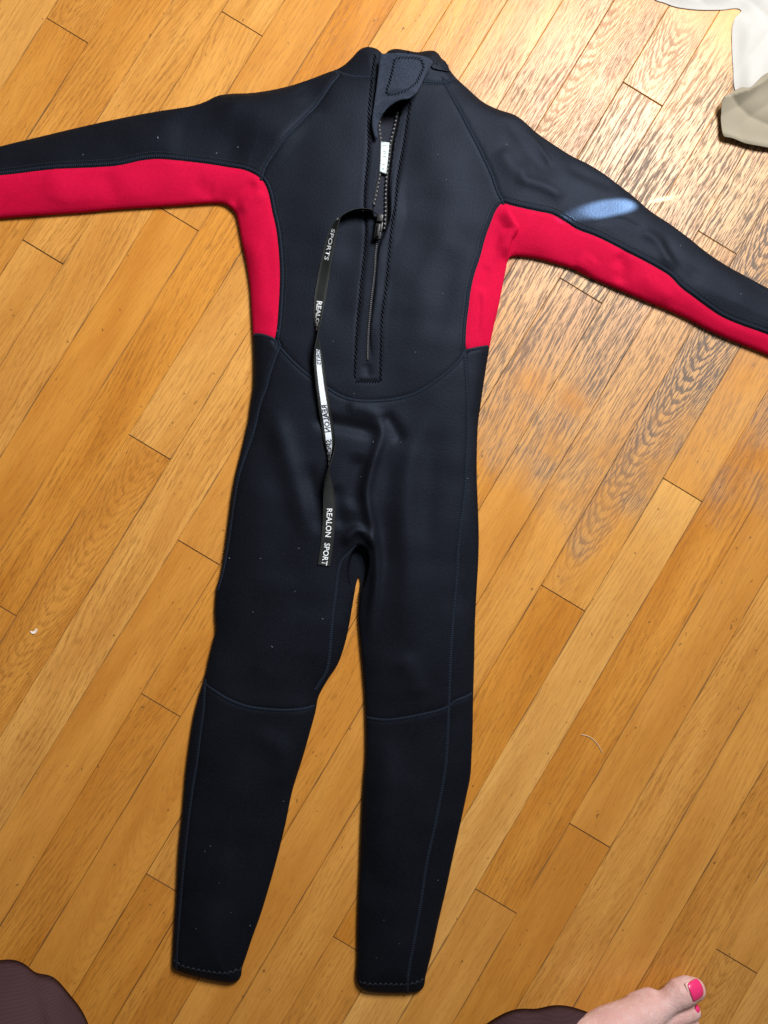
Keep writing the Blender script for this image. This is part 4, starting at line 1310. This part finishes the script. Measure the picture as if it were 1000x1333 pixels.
# trousers: wide legs with soft folds, one garment
def leg_cloth(vs_, fs, rings, seg, folds, crease):
    b = len(vs_)
    for ri, (c, rx_, ry_, amp) in enumerate(rings):
        for i in range(seg):
            th = 2 * math.pi * i / seg
            f = 0
            for (k, ph, a, dr) in folds:
                f += a * math.sin(k * th + ph + dr * ri * 0.3)
            dth = (th - math.radians(crease[0] + crease[1] * ri * 0.29) + math.pi) % (2 * math.pi) - math.pi
            g = 1 + amp * f - crease[2] * math.exp(-(dth / 0.13) ** 2) + 0.5 * crease[2] * math.exp(-((dth - 0.3) / 0.2) ** 2)
            vs_.append((c[0] + rx_ * g * math.cos(th), c[1] + ry_ * g * math.sin(th), c[2]))
    n = len(rings)
    for r in range(n - 1):
        for i in range(seg):
            j = (i + 1) % seg
            fs.append((b + r * seg + i, b + r * seg + j, b + (r + 1) * seg + j, b + (r + 1) * seg + i))
    # turned hem inside
    m = len(vs_)
    c, rx_, ry_, amp = rings[0]
    for i in range(seg):
        x, y, z = vs_[b + i]
        vs_.append((c[0] + (x - c[0]) * 0.95, c[1] + (y - c[1]) * 0.95, z + 0.004))
    for i in range(seg):
        x, y, z = vs_[b + i]
        vs_.append((c[0] + (x - c[0]) * 0.93, c[1] + (y - c[1]) * 0.93, z + 0.012))
    for i in range(seg):
        j = (i + 1) % seg
        fs.append((b + j, b + i, m + i, m + j)); fs.append((m + j, m + i, m + seg + i, m + seg + j))
vs_, fs = [], []
def lerp(a, b, t): return tuple(a[i] + (b[i] - a[i]) * t for i in range(3))
SEG = 160
for (hx, hy, hz, hr, hr2, kn, hp, fol, cre) in (
    (714, 1397, 0.030, 0.110, 0.079, knee_r, hip_r, [(2, 0.4, 0.25, 0.02), (3, 1.0, 0.4, 0.04), (5, 0.3, 0.35, -0.05), (9, 2.0, 0.28, 0.05), (14, 0.5, 0.12, 0.04)], (98, -2, 0.03)),
    (2, 1364, 0.030, 0.101, 0.098, knee_l, hip_l, [(2, 1.2, 0.3, 0.02), (3, 2.6, 0.4, 0.04), (5, 1.1, 0.35, -0.05), (8, 0.2, 0.34, 0.05), (13, 1.5, 0.14, 0.04)], (66, -16, 0.05))):
    h0 = Vector(at(hx, hy, hz))
    rings = []
    nr = 90
    for i in range(nr + 1):
        t = i / nr
        if t < 0.5:
            tt = t / 0.5
            c = lerp(h0, kn, tt)
            z = hz + (kn[2] - hz) * tt
            r1, r2 = hr + (0.082 - hr) * tt, hr2 + (0.080 - hr2) * tt
        else:
            tt = (t - 0.5) / 0.5
            c = lerp(kn, hp, tt); z = c[2]
            r1, r2 = 0.082 + 0.028 * tt, 0.080 + 0.030 * tt
        roll_in = 1 - 0.03 * (i == 0)
        rings.append(((c[0], c[1], z), r1 * roll_in, r2 * roll_in, 0.024 * (1 - 0.3 * t)))
    leg_cloth(vs_, fs, rings, SEG, fol, cre)
# seat of the trousers
rings = []
b = len(vs_)
for i in range(12):
    t = i / 11
    z = 0.74 + 0.24 * t
    sc2 = math.sin(math.pi * (0.25 + 0.35 * t))
    for k in range(SEG):
        th = 2 * math.pi * k / SEG
        vs_.append((-0.08 + 0.235 * sc2 * math.cos(th), -1.02 + 0.155 * sc2 * math.sin(th), z))
for r in range(11):
    for i in range(SEG):
        j = (i + 1) % SEG
        fs.append((b + r * SEG + i, b + r * SEG + j, b + (r + 1) * SEG + j, b + (r + 1) * SEG + i))
fs.append(tuple(b + 11 * SEG + i for i in range(SEG)))
tr = link('trousers', mesh_from('trousers', vs_, fs), M['trousers'], person)
tr['label'] = 'loose brown ribbed trousers with wide hems'

# ================================================================== bits on the floor
cu = bpy.data.curves.new('hair', 'CURVE')
cu.dimensions = '3D'; cu.bevel_depth = 0.00032; cu.bevel_resolution = 1
sp = cu.splines.new('NURBS')
hp_ = [(757, 956.5), (764, 957), (771, 961), (777, 967), (781, 973), (784, 980)]
sp.points.add(len(hp_) - 1)
for pt, (x, y) in zip(sp.points, hp_):
    q = at(x, y, 0.0008); pt.co = (q.x, q.y, 0.0008, 1)
sp.use_endpoint_u = True
to = bpy.data.objects.new('hair_tmp', cu); COL.objects.link(to)
bpy.context.view_layer.update()
hm = bpy.data.meshes.new_from_object(to.evaluated_get(bpy.context.evaluated_depsgraph_get()))
bpy.data.objects.remove(to, do_unlink=True)
hm.materials.clear()
tag(link('hair', hm, M['hair']), 'short pale curved hair lying on the bare boards', 'hair')

def scrap(name, pts, z0, curl, mat, label, cat):
    P = np.array([at(x, y, 0.001)[:2] for x, y in pts])
    c = P.mean(0)
    def base(Q):
        d = np.linalg.norm(Q - c, axis=1)
        return z0 + curl * (d / 0.004) ** 2 * 0.001
    o = pad(name, P, base, 0.0006, mat, None, step=0.0007, edge_r=0.0003, smooth_step=0.0006)
    tag(o, label, cat)
scrap('paper_scrap', [(39.5, 821.5), (43, 822), (47.5, 818), (49, 820), (45, 825), (41, 824.5)], 0.0002, 0.5, M['crumb'], 'tiny curled white scrap on the boards beside the wetsuit knee', 'scrap')
